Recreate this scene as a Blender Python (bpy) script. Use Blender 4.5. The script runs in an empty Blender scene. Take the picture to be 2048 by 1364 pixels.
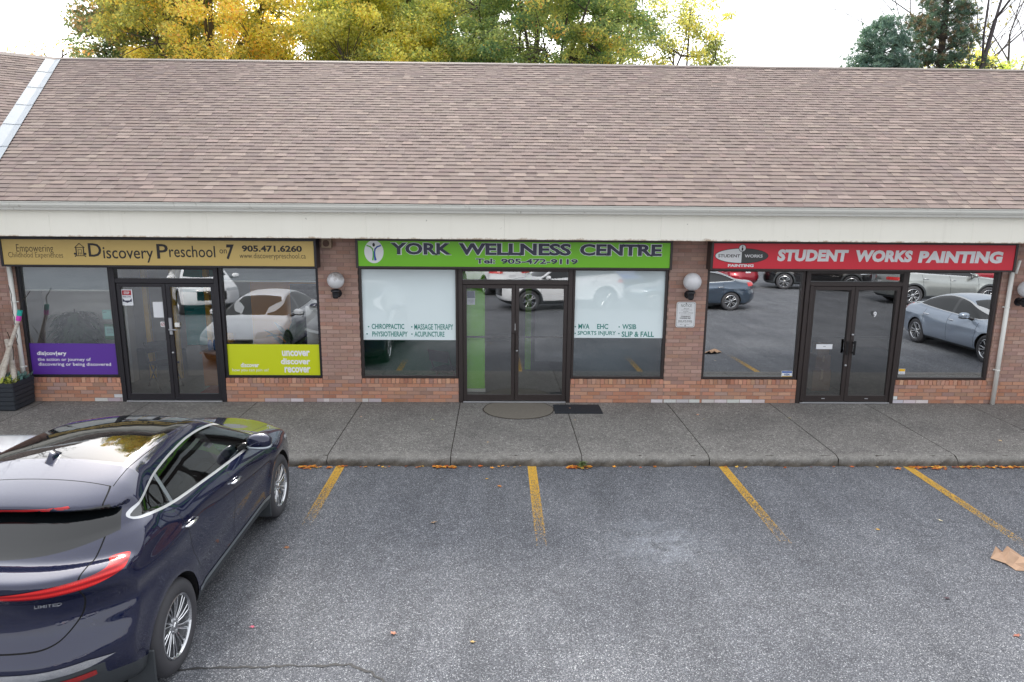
import bpy, math, random
import numpy as np
from mathutils import Matrix, Vector
R = math.radians
random.seed(7)
rng = np.random.default_rng(11)
scene = bpy.context.scene
col = scene.collection

# ------------------------------------------------------------------ camera
cd = bpy.data.cameras.new("camera")
cd.sensor_width = 36.0
cd.lens = 24.61
cd.clip_end = 2000.0
cam = bpy.data.objects.new("camera", cd)
col.objects.link(cam)
pitch, yaw, roll = R(11.7), R(1.2), R(0.49)
f_ = Vector((math.sin(yaw) * math.cos(pitch), math.cos(yaw) * math.cos(pitch), -math.sin(pitch)))
r0 = Vector((math.cos(yaw), -math.sin(yaw), 0))
u0 = r0.cross(f_)
r_ = r0 * math.cos(roll) + u0 * math.sin(roll)
u_ = u0 * math.cos(roll) - r0 * math.sin(roll)
m3 = Matrix((r_, u_, -f_)).transposed()
cam.matrix_world = Matrix.Translation((0, -11.65, 3.5)) @ m3.to_4x4()
scene.camera = cam

# ------------------------------------------------------------------ sky, sun, exposure
SUN_EL, SUN_AZ = 36.0, -14.0            # degrees; azimuth from +y towards +x
w = bpy.data.worlds.new("World")
scene.world = w
w.use_nodes = True
nt = w.node_tree
bg = nt.nodes["Background"]
sky = nt.nodes.new("ShaderNodeTexSky")
sky.sky_type = 'NISHITA'
sky.sun_disc = False
sky.sun_elevation = R(SUN_EL)
sky.sun_rotation = R(SUN_AZ)
sky.air_density = 1.0
sky.dust_density = 3.0
mixc = nt.nodes.new("ShaderNodeMix")
mixc.data_type = 'RGBA'
mixc.inputs[0].default_value = 0.80
mixc.inputs[7].default_value = (8.6, 8.7, 8.9, 1)     # thin bright cloud sheet over the blue
nt.links.new(sky.outputs[0], mixc.inputs[6])
# the thin cloud is brightest round the hidden sun
geo = nt.nodes.new("ShaderNodeNewGeometry")
dp = nt.nodes.new("ShaderNodeVectorMath")
dp.operation = 'DOT_PRODUCT'
dp.inputs[1].default_value = (-math.sin(R(SUN_AZ)) * math.cos(R(SUN_EL)), -math.cos(R(SUN_AZ)) * math.cos(R(SUN_EL)), -math.sin(R(SUN_EL)))
nt.links.new(geo.outputs['Incoming'], dp.inputs[0])
def wm(op, a, b):
    x = nt.nodes.new("ShaderNodeMath")
    x.operation = op
    nt.links.new(a, x.inputs[0])
    x.inputs[1].default_value = b
    return x.outputs[0]
gl = wm('ADD', wm('MULTIPLY', wm('POWER', wm('MAXIMUM', dp.outputs['Value'], 0.0), 4.0), 1.7), 0.90)
sc_ = nt.nodes.new("ShaderNodeVectorMath")
sc_.operation = 'SCALE'
nt.links.new(mixc.outputs[2], sc_.inputs[0])
nt.links.new(gl, sc_.inputs['Scale'])
nt.links.new(sc_.outputs[0], bg.inputs[0])
bg.inputs[1].default_value = 0.12
sl = bpy.data.lights.new("sun", 'SUN')
sl.energy = 2.0
sl.angle = R(12)
sl.color = (1.0, 0.95, 0.87)
sun = bpy.data.objects.new("sun", sl)
col.objects.link(sun)
sd = Vector((math.sin(R(SUN_AZ)) * math.cos(R(SUN_EL)), math.cos(R(SUN_AZ)) * math.cos(R(SUN_EL)), math.sin(R(SUN_EL))))
sun.rotation_euler = sd.to_track_quat('Z', 'Y').to_euler()
sun.location = sd * 60
vs = scene.view_settings
vs.view_transform = 'Standard'
vs.look = 'None'
vs.gamma = 1.0
vs.use_curve_mapping = False
vs.exposure = 0.74

# ------------------------------------------------------------------ helpers
def srgb(r, g, b):
    def c(v):
        v /= 255.0
        return v / 12.92 if v <= 0.04045 else ((v + 0.055) / 1.055) ** 2.4
    return (c(r), c(g), c(b), 1.0)

def newmat(name):
    m = bpy.data.materials.new(name)
    m.use_nodes = True
    n = m.node_tree
    b = n.nodes["Principled BSDF"]
    return m, n, b

def N(n, typ, **kw):
    x = n.nodes.new(typ)
    for k, v in kw.items():
        setattr(x, k, v)
    return x

def math_(n, op, a, b=None, c=None, clamp=False):
    x = n.nodes.new("ShaderNodeMath")
    x.operation = op
    x.use_clamp = clamp
    for i, v in enumerate((a, b, c)):
        if v is None:
            continue
        if isinstance(v, (int, float)):
            x.inputs[i].default_value = v
        else:
            n.links.new(v, x.inputs[i])
    return x.outputs[0]

def mixrgb(n, fac, a, b, blend='MIX'):
    x = n.nodes.new("ShaderNodeMix")
    x.data_type = 'RGBA'
    x.blend_type = blend
    for s, v in ((0, fac), (6, a), (7, b)):
        if isinstance(v, (int, float)):
            x.inputs[s].default_value = v
        elif isinstance(v, tuple):
            x.inputs[s].default_value = v
        else:
            n.links.new(v, x.inputs[s])
    return x.outputs[2]

def coords(n, obj=False):
    if obj:
        return n.nodes.new("ShaderNodeTexCoord").outputs['Object']
    return n.nodes.new("ShaderNodeNewGeometry").outputs['Position']

def noise(n, scale, detail=3.0, rough=0.55, vec=None):
    x = N(n, "ShaderNodeTexNoise")
    x.inputs['Scale'].default_value = scale
    x.inputs['Detail'].default_value = detail
    x.inputs['Roughness'].default_value = rough
    if vec is not None:
        n.links.new(vec, x.inputs['Vector'])
    return x.outputs['Fac']

def ramp(n, fac, pts):
    x = N(n, "ShaderNodeValToRGB")
    e = x.color_ramp.elements
    while len(e) > 1:
        e.remove(e[-1])
    e[0].position = pts[0][0]
    e[0].color = pts[0][1] if isinstance(pts[0][1], tuple) else (pts[0][1],) * 3 + (1,)
    for p, c in pts[1:]:
        k = e.new(p)
        k.color = c if isinstance(c, tuple) else (c,) * 3 + (1,)
    n.links.new(fac, x.inputs[0])
    return x.outputs[0]

def bump(n, b, h, strength=0.3, dist=0.01):
    x = N(n, "ShaderNodeBump")
    x.inputs['Strength'].default_value = strength
    x.inputs['Distance'].default_value = dist
    n.links.new(h, x.inputs['Height'])
    n.links.new(x.outputs[0], b.inputs['Normal'])

def P(name, c, rough=0.6, metal=0.0, var=0.12, scale=6.0, bmp=0.0, bscale=60.0, coat=0.0, spec=0.5, obj=False):
    """plain material with a mild procedural variation of its colour and gloss"""
    m, n, b = newmat(name)
    v = coords(n, obj)
    f = noise(n, scale, 4, 0.6, v)
    lo = tuple(x * (1 - var) for x in c[:3]) + (1,)
    hi = tuple(min(1, x * (1 + var)) for x in c[:3]) + (1,)
    n.links.new(mixrgb(n, f, lo, hi), b.inputs['Base Color'])
    n.links.new(math_(n, 'MULTIPLY_ADD', f, 0.12, rough - 0.06, True), b.inputs['Roughness'])
    b.inputs['Metallic'].default_value = metal
    b.inputs['Coat Weight'].default_value = coat
    b.inputs['Coat Roughness'].default_value = 0.03
    b.inputs['Specular IOR Level'].default_value = spec
    if bmp > 0:
        bump(n, b, noise(n, bscale, 4, 0.6, v), bmp, 0.01)
    return m

def glassmat(name, base, tint, rough=0.0):
    """sheet glass: part mirror, part tinted see-through"""
    m = bpy.data.materials.new(name)
    m.use_nodes = True
    n = m.node_tree
    n.nodes.remove(n.nodes["Principled BSDF"])
    out = n.nodes["Material Output"]
    fr = N(n, "ShaderNodeFresnel")
    fr.inputs[0].default_value = 1.5
    fac = math_(n, 'ADD', fr.outputs[0], base, None, True)
    tr = N(n, "ShaderNodeBsdfTransparent")
    tr.inputs[0].default_value = tint
    gl = N(n, "ShaderNodeBsdfGlossy")
    gl.inputs['Roughness'].default_value = rough
    gl.inputs[0].default_value = (0.95, 0.97, 0.98, 1)
    mx = N(n, "ShaderNodeMixShader")
    n.links.new(fac, mx.inputs[0])
    n.links.new(tr.outputs[0], mx.inputs[1])
    n.links.new(gl.outputs[0], mx.inputs[2])
    n.links.new(mx.outputs[0], out.inputs[0])
    return m

def attrmat(name, rough=0.8, fine=40.0, amount=0.25, bmp=0.3, bscale=120.0, spec=0.3, extra=None):
    """albedo from the per-face attribute 'tone' broken up by noise"""
    m, n, b = newmat(name)
    a = N(n, "ShaderNodeAttribute", attribute_name="tone")
    v = coords(n)
    f = noise(n, fine, 5, 0.7, v)
    k = math_(n, 'MULTIPLY_ADD', f, amount * 2, 1 - amount)
    c = mixrgb(n, 1.0, a.outputs['Color'], k, 'MULTIPLY')
    if extra:
        c = extra(n, c, v)
    n.links.new(c, b.inputs['Base Color'])
    b.inputs['Roughness'].default_value = rough
    b.inputs['Specular IOR Level'].default_value = spec
    bump(n, b, noise(n, bscale, 4, 0.65, v), bmp, 0.006)
    return m

class MB:
    """collects faces; build() links them as ONE mesh object"""
    def __init__(s):
        s.v, s.f, s.m, s.t = [], [], [], []
        s.cur, s.tone = 0, None
    def add(s, vs_, fs):
        o = len(s.v)
        s.v.extend([tuple(p) for p in vs_])
        for q in fs:
            s.f.append([i + o for i in q])
            s.m.append(s.cur)
            s.t.append(s.tone)
        return s
    def quad(s, a, b, c, d):
        return s.add([a, b, c, d], [(0, 1, 2, 3)])
    def box(s, x0, x1, y0, y1, z0, z1):
        return s.add([(x0, y0, z0), (x1, y0, z0), (x1, y1, z0), (x0, y1, z0), (x0, y0, z1), (x1, y0, z1), (x1, y1, z1), (x0, y1, z1)],
                     [(3, 2, 1, 0), (4, 5, 6, 7), (0, 1, 5, 4), (1, 2, 6, 5), (2, 3, 7, 6), (3, 0, 4, 7)])
    def bbox(s, x0, x1, y0, y1, z0, z1, c=0.006):
        """box with its edges chamfered"""
        c = min(c, (x1 - x0) / 2.2, (y1 - y0) / 2.2, (z1 - z0) / 2.2)
        V, idx = [], {}
        for ix, x in enumerate((x0, x1)):
            for iy, y in enumerate((y0, y1)):
                for iz, z in enumerate((z0, z1)):
                    sx, sy, sz = (c, -c)[ix], (c, -c)[iy], (c, -c)[iz]
                    for k, p in enumerate(((x, y + sy, z + sz), (x + sx, y, z + sz), (x + sx, y + sy, z))):
                        idx[ix, iy, iz, k] = len(V)
                        V.append(p)
        F = []
        I = lambda a, b, d, k: idx[a, b, d, k]
        F += [(I(0,0,0,0), I(0,0,1,0), I(0,1,1,0), I(0,1,0,0)), (I(1,0,0,0), I(1,1,0,0), I(1,1,1,0), I(1,0,1,0)),
              (I(0,0,0,1), I(1,0,0,1), I(1,0,1,1), I(0,0,1,1)), (I(0,1,0,1), I(0,1,1,1), I(1,1,1,1), I(1,1,0,1)),
              (I(0,0,0,2), I(0,1,0,2), I(1,1,0,2), I(1,0,0,2)), (I(0,0,1,2), I(1,0,1,2), I(1,1,1,2), I(0,1,1,2))]
        for a in (0, 1):
            for b in (0, 1):
                F.append((I(a,b,0,0), I(a,b,1,0), I(a,b,1,1), I(a,b,0,1)))
                F.append((I(a,0,b,0), I(a,1,b,0), I(a,1,b,2), I(a,0,b,2)))
                F.append((I(0,a,b,1), I(1,a,b,1), I(1,a,b,2), I(0,a,b,2)))
                for d in (0, 1):
                    F.append((I(a,b,d,0), I(a,b,d,1), I(a,b,d,2)))
        return s.add(V, F)
    def tube(s, pts, rad, n=8, cap=True):
        pts = [Vector(p) for p in pts]
        if not hasattr(rad, '__len__'):
            rad = [rad] * len(pts)
        V, F = [], []
        ref = None
        for i, p in enumerate(pts):
            d = (pts[min(i + 1, len(pts) - 1)] - pts[max(i - 1, 0)]).normalized()
            if ref is None:
                ref = d.orthogonal().normalized()
            else:
                ref = (ref - d * ref.dot(d))
                ref = ref.normalized() if ref.length > 1e-6 else d.orthogonal().normalized()
            q = d.cross(ref)
            for k in range(n):
                a = 2 * math.pi * k / n
                V.append(p + (ref * math.cos(a) + q * math.sin(a)) * rad[i])
        for i in range(len(pts) - 1):
            for k in range(n):
                F.append((i * n + k, i * n + (k + 1) % n, (i + 1) * n + (k + 1) % n, (i + 1) * n + k))
        if cap:
            F.append(tuple(range(n))[::-1])
            F.append(tuple(range((len(pts) - 1) * n, len(pts) * n)))
        return s.add(V, F)
    def lathe(s, prof, c=(0, 0, 0), axis='Z', n=24):
        """profile [(radius, height)] turned about an axis through c"""
        V, F = [], []
        for r, h in prof:
            for k in range(n):
                a = 2 * math.pi * k / n
                x, y = r * math.cos(a), r * math.sin(a)
                p = {'Z': (x, y, h), 'Y': (x, h, -y), 'X': (h, x, y)}[axis]
                V.append((p[0] + c[0], p[1] + c[1], p[2] + c[2]))
        for i in range(len(prof) - 1):
            for k in range(n):
                F.append((i * n + k, i * n + (k + 1) % n, (i + 1) * n + (k + 1) % n, (i + 1) * n + k))
        return s.add(V, F)
    def prism(s, poly, y0, y1):
        """polygon [(x, z)] (counter-clockwise seen from -y) pushed from y0 (front) to y1"""
        n = len(poly)
        V = [(x, y0, z) for x, z in poly] + [(x, y1, z) for x, z in poly]
        F = [tuple(range(n)), tuple(range(2 * n - 1, n - 1, -1))]
        F += [(i, i + n, (i + 1) % n + n, (i + 1) % n) for i in range(n)]
        return s.add(V, F)
    def build(s, name, mats, parent=None, smooth=False, origin=True):
        me = bpy.data.meshes.new(name)
        V = np.array(s.v, dtype=float).reshape(-1, 3)
        loc = None
        if parent is None and origin and len(V):
            lo, hi = V.min(0), V.max(0)
            loc = np.array([(lo[0] + hi[0]) / 2, (lo[1] + hi[1]) / 2, lo[2]])
            V = V - loc
        me.from_pydata(V.tolist(), [], s.f)
        mats = mats if isinstance(mats, (list, tuple)) else [mats]
        for m in mats:
            me.materials.append(m)
        if len(mats) > 1:
            me.polygons.foreach_set("material_index", s.m)
        if any(t is not None for t in s.t):
            at = me.attributes.new("tone", 'FLOAT_COLOR', 'FACE')
            at.data.foreach_set("color", np.array([(t if t is not None else (.5, .5, .5)) + (1.0,) for t in s.t], dtype=np.float32).ravel())
        if smooth:
            me.polygons.foreach_set("use_smooth", [True] * len(me.polygons))
        o = link(name, me, parent)
        if loc is not None:
            o.location = loc
        return o

INV = {}
def link(name, me, parent=None, local=False):
    o = bpy.data.objects.new(name, me)
    col.objects.link(o)
    if parent is not None:
        o.parent = parent
        if not local and parent.name in INV:
            o.matrix_parent_inverse = INV[parent.name]
    return o

def tag(o, label, cat, group=None, kind=None):
    o["label"] = label
    if cat:
        o["category"] = cat
    if group:
        o["group"] = group
    if kind:
        o["kind"] = kind
    return o

def thing(name, label, cat, loc=(0, 0, 0), rz=0.0, group=None):
    o = bpy.data.objects.new(name, None)
    col.objects.link(o)
    o.empty_display_size = 0.2
    o.location = loc
    o.rotation_euler = (0, 0, rz)
    INV[o.name] = (Matrix.Translation(loc) @ Matrix.Rotation(rz, 4, 'Z')).inverted()
    return tag(o, label, cat, group)

def structure(o):
    o["kind"] = "structure"
    return o

def text_geo(s, bold=0.0, shear=0.0, spacing=1.0, res=3):
    cu = bpy.data.curves.new("txt", 'FONT')
    cu.body = s
    cu.offset = bold
    cu.shear = shear
    cu.space_character = spacing
    cu.resolution_u = res
    o = bpy.data.objects.new("txt", cu)
    col.objects.link(o)
    dg = bpy.context.evaluated_depsgraph_get()
    dg.update()
    me = bpy.data.meshes.new_from_object(o.evaluated_get(dg))
    V = np.array([v.co[:] for v in me.vertices])
    F = [list(p.vertices) for p in me.polygons]
    bpy.data.objects.remove(o)
    bpy.data.curves.remove(cu)
    bpy.data.meshes.remove(me)
    return V, F

def text(mb, s, x0, x1, z0, z1, y, bold=0.0, shear=0.0, spacing=1.0, fn=None, thick=0.0):
    """writing stretched to fill a box on a plane facing -y"""
    V, F = text_geo(s, bold, shear, spacing)
    lo, hi = V.min(0), V.max(0)
    X = x0 + (V[:, 0] - lo[0]) / max(1e-6, hi[0] - lo[0]) * (x1 - x0)
    Z = z0 + (V[:, 1] - lo[1]) / max(1e-6, hi[1] - lo[1]) * (z1 - z0)
    pts = [(a, y, b) for a, b in zip(X, Z)]
    if fn:
        pts = [fn(*p) for p in pts]
    mb.add(pts, F)
    return mb

def ellipse(mb, cx, cz, rx, rz, y, n=40, a0=0, a1=360):
    pts = [(cx + rx * math.cos(R(a0 + (a1 - a0) * k / n)), y, cz + rz * math.sin(R(a0 + (a1 - a0) * k / n))) for k in range(n + (0 if a1 - a0 >= 360 else 1))]
    mb.add(pts, [tuple(range(len(pts)))])
    return mb

def ring(mb, cx, cz, rx, rz, wd, y, n=40):
    a = [(cx + rx * math.cos(2 * math.pi * k / n), y, cz + rz * math.sin(2 * math.pi * k / n)) for k in range(n)]
    b = [(cx + (rx - wd) * math.cos(2 * math.pi * k / n), y, cz + (rz - wd) * math.sin(2 * math.pi * k / n)) for k in range(n)]
    mb.add(a + b, [(k, (k + 1) % n, (k + 1) % n + n, k + n) for k in range(n)])
    return mb

def line(mb, pts, wd, y):
    """flat stroke through (x, z) points"""
    for (xa, za), (xb, zb) in zip(pts, pts[1:]):
        dx, dz = xb - xa, zb - za
        L = math.hypot(dx, dz) or 1
        nx, nz = -dz / L * wd / 2, dx / L * wd / 2
        ex, ez = dx / L * wd / 3, dz / L * wd / 3
        mb.quad((xa - nx - ex, y, za - nz - ez), (xb - nx + ex, y, zb - nz + ez), (xb + nx + ex, y, zb + nz + ez), (xa + nx - ex, y, za + nz - ez))
    return mb
# ------------------------------------------------------------------ setting materials
def asphalt_mat():
    m, n, b = newmat("asphalt")
    v = coords(n)
    vo = N(n, "ShaderNodeTexVoronoi")
    vo.inputs['Scale'].default_value = 125
    n.links.new(v, vo.inputs['Vector'])
    sep = N(n, "ShaderNodeSeparateColor")
    n.links.new(vo.outputs['Color'], sep.inputs[0])
    stone = ramp(n, sep.outputs[0], [(0.0, srgb(77, 79, 83)), (0.35, srgb(101, 103, 108)), (0.7, srgb(125, 127, 132)), (0.88, srgb(148, 150, 154)), (0.95, srgb(178, 180, 183)), (1.0, srgb(212, 213, 214))])
    edge = ramp(n, vo.outputs['Distance'], [(0.0, 1.0), (0.45, 0.85), (0.75, 0.25)])
    c = mixrgb(n, edge, srgb(68, 70, 76), stone)
    big = noise(n, 0.55, 4, 0.6, v)
    c = mixrgb(n, 1.0, c, ramp(n, big, [(0.3, (0.74, 0.75, 0.78, 1)), (0.7, (1.10, 1.10, 1.10, 1))]), 'MULTIPLY')
    # tyre-polished strips running out of each bay, oil drips, faint scuffs
    mp = N(n, "ShaderNodeMapping"); mp.inputs['Scale'].default_value = (1.5, 0.22, 1)
    n.links.new(v, mp.inputs[0])
    c = mixrgb(n, 1.0, c, ramp(n, noise(n, 1.6, 3, 0.6, mp.outputs[0]), [(0.34, 0.86), (0.6, 1.05)]), 'MULTIPLY')
    drip = noise(n, 3.2, 6, 0.75, v)
    c = mixrgb(n, ramp(n, drip, [(0.62, 0.0), (0.72, 0.6)]), c, srgb(56, 56, 60))
    mid = noise(n, 6, 5, 0.7, v)
    c = mixrgb(n, 1.0, c, ramp(n, mid, [(0.3, 0.88), (0.7, 1.10)]), 'MULTIPLY')
    # pale dusty spot and a grimy run along the kerb foot
    sx = N(n, "ShaderNodeSeparateXYZ")
    n.links.new(v, sx.inputs[0])
    dk = math_(n, 'ADD', sx.outputs[1], math_(n, 'MULTIPLY', noise(n, 2.5, 4, 0.6, v), 0.5))
    c = mixrgb(n, ramp(n, dk, [(0.0, 0.0), (1.0, 0.0)]), c, srgb(70, 62, 56))
    d = N(n, "ShaderNodeVectorMath", operation='DISTANCE')
    d.inputs[1].default_value = (1.75, -4.75, -0.14)
    n.links.new(v, d.inputs[0])
    spot = math_(n, 'MULTIPLY', ramp(n, d.outputs['Value'], [(0.1, 1.0), (0.75, 0.0)]), ramp(n, noise(n, 5, 6, 0.8, v), [(0.42, 0.0), (0.75, 0.42)]))
    c = mixrgb(n, spot, c, srgb(196, 204, 214))
    n.links.new(c, b.inputs['Base Color'])
    b.inputs['Roughness'].default_value = 0.82
    b.inputs['Specular IOR Level'].default_value = 0.3
    bump(n, b, math_(n, 'SUBTRACT', 1.0, vo.outputs['Distance']), 0.5, 0.012)
    return m

def concrete_mat():
    m, n, b = newmat("aggregate_concrete")
    v = coords(n)
    vo = N(n, "ShaderNodeTexVoronoi")
    vo.inputs['Scale'].default_value = 95
    n.links.new(v, vo.inputs['Vector'])
    sep = N(n, "ShaderNodeSeparateColor")
    n.links.new(vo.outputs['Color'], sep.inputs[0])
    stone = ramp(n, sep.outputs[0], [(0.0, srgb(96, 95, 92)), (0.4, srgb(122, 120, 117)), (0.8, srgb(142, 140, 137)), (0.97, srgb(158, 156, 152)), (1.0, srgb(206, 204, 199))])
    big = noise(n, 0.9, 5, 0.65, v)
    c = mixrgb(n, 1.0, stone, ramp(n, big, [(0.3, (0.74, 0.73, 0.74, 1)), (0.7, (1.14, 1.13, 1.12, 1))]), 'MULTIPLY')
    mid = noise(n, 11, 5, 0.75, v)
    c = mixrgb(n, 1.0, c, ramp(n, mid, [(0.32, 0.75), (0.68, 1.15)]), 'MULTIPLY')
    sx = N(n, "ShaderNodeSeparateXYZ")
    n.links.new(v, sx.inputs[0])
    # worn bare kerb arris, dirty kerb face
    c = mixrgb(n, math_(n, 'MULTIPLY', ramp(n, noise(n, 4.5, 6, 0.75, v), [(0.62, 0.0), (0.72, 1.0)]), 0.35), c, srgb(70, 68, 66))
    yy = math_(n, 'ADD', sx.outputs[1], math_(n, 'MULTIPLY_ADD', noise(n, 5, 4, 0.7, v), 0.25, -0.125))
    fac = math_(n, 'MULTIPLY', ramp(n, math_(n, 'MULTIPLY', yy, -0.3), [(0.705, 0.0), (0.745, 1.0)]), 0.55)
    c = mixrgb(n, fac, c, mixrgb(n, mid, srgb(112, 110, 106), srgb(158, 155, 149)))
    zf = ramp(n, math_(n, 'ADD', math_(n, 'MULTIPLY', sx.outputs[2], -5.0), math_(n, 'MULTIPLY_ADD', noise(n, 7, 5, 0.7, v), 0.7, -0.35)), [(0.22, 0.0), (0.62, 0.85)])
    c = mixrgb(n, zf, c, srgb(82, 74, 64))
    n.links.new(c, b.inputs['Base Color'])
    b.inputs['Roughness'].default_value = 0.85
    b.inputs['Specular IOR Level'].default_value = 0.3
    bump(n, b, math_(n, 'ADD', math_(n, 'SUBTRACT', 1.0, vo.outputs['Distance']), math_(n, 'MULTIPLY', mid, 3.0)), 0.4, 0.01)
    return m

def brick_extra(n, c, v):
    f = noise(n, 3.0, 5, 0.7, v)
    c = mixrgb(n, math_(n, 'MULTIPLY', ramp(n, f, [(0.5, 0.0), (0.75, 1.0)]), 0.25), c, srgb(176, 160, 156))
    return c

M_asphalt = asphalt_mat()
M_conc = concrete_mat()
M_brick = attrmat("brick", 0.88, 55, 0.22, 0.5, 150, 0.25, brick_extra)
M_mortar = P("mortar", srgb(150, 128, 118), 0.95, var=0.2, scale=20, bmp=0.3)
M_shingle = attrmat("asphalt_shingle", 0.92, 130, 0.14, 0.6, 260, 0.2)
M_white = P("white_painted_metal", srgb(232, 232, 227), 0.42, var=0.03, scale=2)
def gutter_mat():
    m, n, b = newmat("gutter_enamel")
    v = coords(n)
    c = mixrgb(n, noise(n, 2.0, 4, 0.6, v), srgb(214, 214, 206), srgb(230, 229, 222))
    mp = N(n, 'ShaderNodeMapping'); mp.inputs['Scale'].default_value = (5, 3, 2)
    n.links.new(v, mp.inputs[0])
    c = mixrgb(n, ramp(n, noise(n, 1.5, 6, 0.75, mp.outputs[0]), [(0.60, 0.0), (0.74, 0.65)]), c, srgb(140, 132, 118))
    n.links.new(c, b.inputs['Base Color'])
    b.inputs['Roughness'].default_value = 0.45
    return m
M_gutter = gutter_mat()
M_flash = P("galvanised_flashing", srgb(150, 158, 165), 0.5, metal=0.1, var=0.06, scale=3)
M_dark = P("dark_void", srgb(24, 24, 26), 0.9)
M_bronze = P("bronze_anodised_metal", srgb(62, 55, 54), 0.38, metal=0.3, var=0.1, scale=9)
M_black_frame = P("black_painted_metal", srgb(44, 42, 47), 0.4, metal=0.2, var=0.1, scale=9)
M_alu = P("brushed_aluminium", srgb(190, 192, 196), 0.35, metal=0.8, var=0.08, scale=14)
M_soil = P("joint_dirt", srgb(60, 54, 48), 0.95, var=0.3, scale=30)
M_glassA = glassmat("clear_shop_glass", 0.28, (0.96, 0.985, 0.98, 1))
M_glassB = glassmat("film_backed_glass", 0.24, (1.0, 1.0, 1.0, 1))
M_glassE = glassmat("grey_door_glass", 0.28, (0.92, 0.94, 0.93, 1))
M_glassC = glassmat("mirror_film_glass", 0.52, (0.40, 0.50, 0.52, 1))
M_glassD = glassmat("bronze_door_glass", 0.25, (0.62, 0.59, 0.56, 1))

def fascia_mat():
    m, n, b = newmat("fascia_panel")
    v = coords(n)
    c = mixrgb(n, noise(n, 1.3, 4, 0.6, v), srgb(236, 233, 220), srgb(244, 241, 230))
    sx = N(n, "ShaderNodeSeparateXYZ")
    n.links.new(v, sx.inputs[0])
    mp = N(n, 'ShaderNodeMapping'); mp.inputs['Scale'].default_value = (7, 1, 0.35)
    n.links.new(v, mp.inputs[0])
    c = mixrgb(n, math_(n, 'MULTIPLY', ramp(n, noise(n, 1.4, 5, 0.7, mp.outputs[0]), [(0.55, 0.0), (0.72, 1.0)]), 0.12), c, srgb(186, 180, 164))
    # rust and dirt bleeding up from the bottom edge, a few specks
    e = math_(n, 'ADD', sx.outputs[2], math_(n, 'MULTIPLY_ADD', noise(n, 5, 6, 0.75, v), -0.16, 0.06))
    c = mixrgb(n, math_(n, 'MULTIPLY', ramp(n, math_(n, 'SUBTRACT', e, 2.30), [(0.50, 1.0), (0.53, 0.0)]), 0.8), c, srgb(150, 118, 84))
    c = mixrgb(n, ramp(n, noise(n, 14, 2, 0.5, v), [(0.76, 0.0), (0.80, 0.5)]), c, srgb(130, 124, 112))
    n.links.new(c, b.inputs['Base Color'])
    b.inputs['Roughness'].default_value = 0.5
    return m
M_fascia = fascia_mat()

# ------------------------------------------------------------------ ground
g = MB()
g.quad((-500, -500, -0.14), (500, -500, -0.14), (500, 500, -0.14), (-500, 500, -0.14))
o = structure(g.build("parking_lot", M_asphalt, origin=False))

sw = MB()
prof = [(0.3, 0.0), (-1.0, 0.0), (-2.0, -0.003), (-2.38, -0.005), (-2.47, -0.009), (-2.515, -0.02), (-2.545, -0.042), (-2.557, -0.075), (-2.562, -0.11), (-2.57, -0.145)]
joints = [-13.1, -11.3, -9.5, -7.72, -5.92, -4.12, -2.33, -0.64, 1.17, 2.94, 4.74, 6.42, 8.2, 10.0, 11.8, 13.6, 15.4]
for xa, xb in zip(joints, joints[1:]):
    xs = np.arange(xa + 0.006, xb - 0.006, 0.04).tolist() + [xb - 0.006]
    V, F = [], []
    for x in xs:
        for j, (y, z) in enumerate(prof):
            k = 0.0 if j < 3 else (0.004 if j < 5 else 0.026)
            a = math.sin(x * 7.3) + math.sin(x * 17.1 + j) * 0.7 + math.sin(x * 41 + j * 2) * 0.5
            V.append((x, y + k * (a * 0.5 + random.uniform(-.5, .5)), z + (k * 0.45 * random.uniform(-1, 0.3) if 4 < j < 9 else 0)))
    m_ = len(prof)
    for i in range(len(xs) - 1):
        for j in range(m_ - 1):
            F.append((i * m_ + j, (i + 1) * m_ + j, (i + 1) * m_ + j + 1, i * m_ + j + 1)[::-1])
    sw.add(V, F)
sw.cur = 1
sw.box(-13.1, 15.4, -2.48, 0.3, -0.139, -0.014)
structure(sw.build("sidewalk", [M_conc, M_soil], smooth=True, origin=False))

# ------------------------------------------------------------------ the strip of shops
B = thing("shop_building", "long brown brick strip of shops with shingled roof and three glazed shopfronts", "building", (0.3, 0, 0))

def tone(c, s=0.12, w=0.03):
    k = 1 + random.gauss(0, s)
    return tuple(max(0.01, min(0.9, x * k * (1 + random.gauss(0, w)))) for x in c[:3])

BR_UP = [srgb(170, 139, 127), srgb(175, 142, 129), srgb(165, 134, 124), srgb(178, 148, 137), srgb(168, 132, 118)]
BR_LO = [srgb(186, 136, 112), srgb(192, 143, 119), srgb(181, 130, 106), srgb(176, 139, 123), srgb(196, 150, 127)]
BR_WH = [srgb(206, 200, 204), srgb(188, 176, 178), srgb(214, 210, 212)]
BH, BL, MJ = 0.0667, 0.222, 0.010

def white_at(x, course):
    if course == 0:
        return (math.sin(x * 1.9 + 1.0) + math.sin(x * 4.7) * 0.6) > -0.15
    if course == 1:
        return (math.sin(x * 1.9 + 1.0) + math.sin(x * 4.7) * 0.6) > 1.15
    return False

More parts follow.
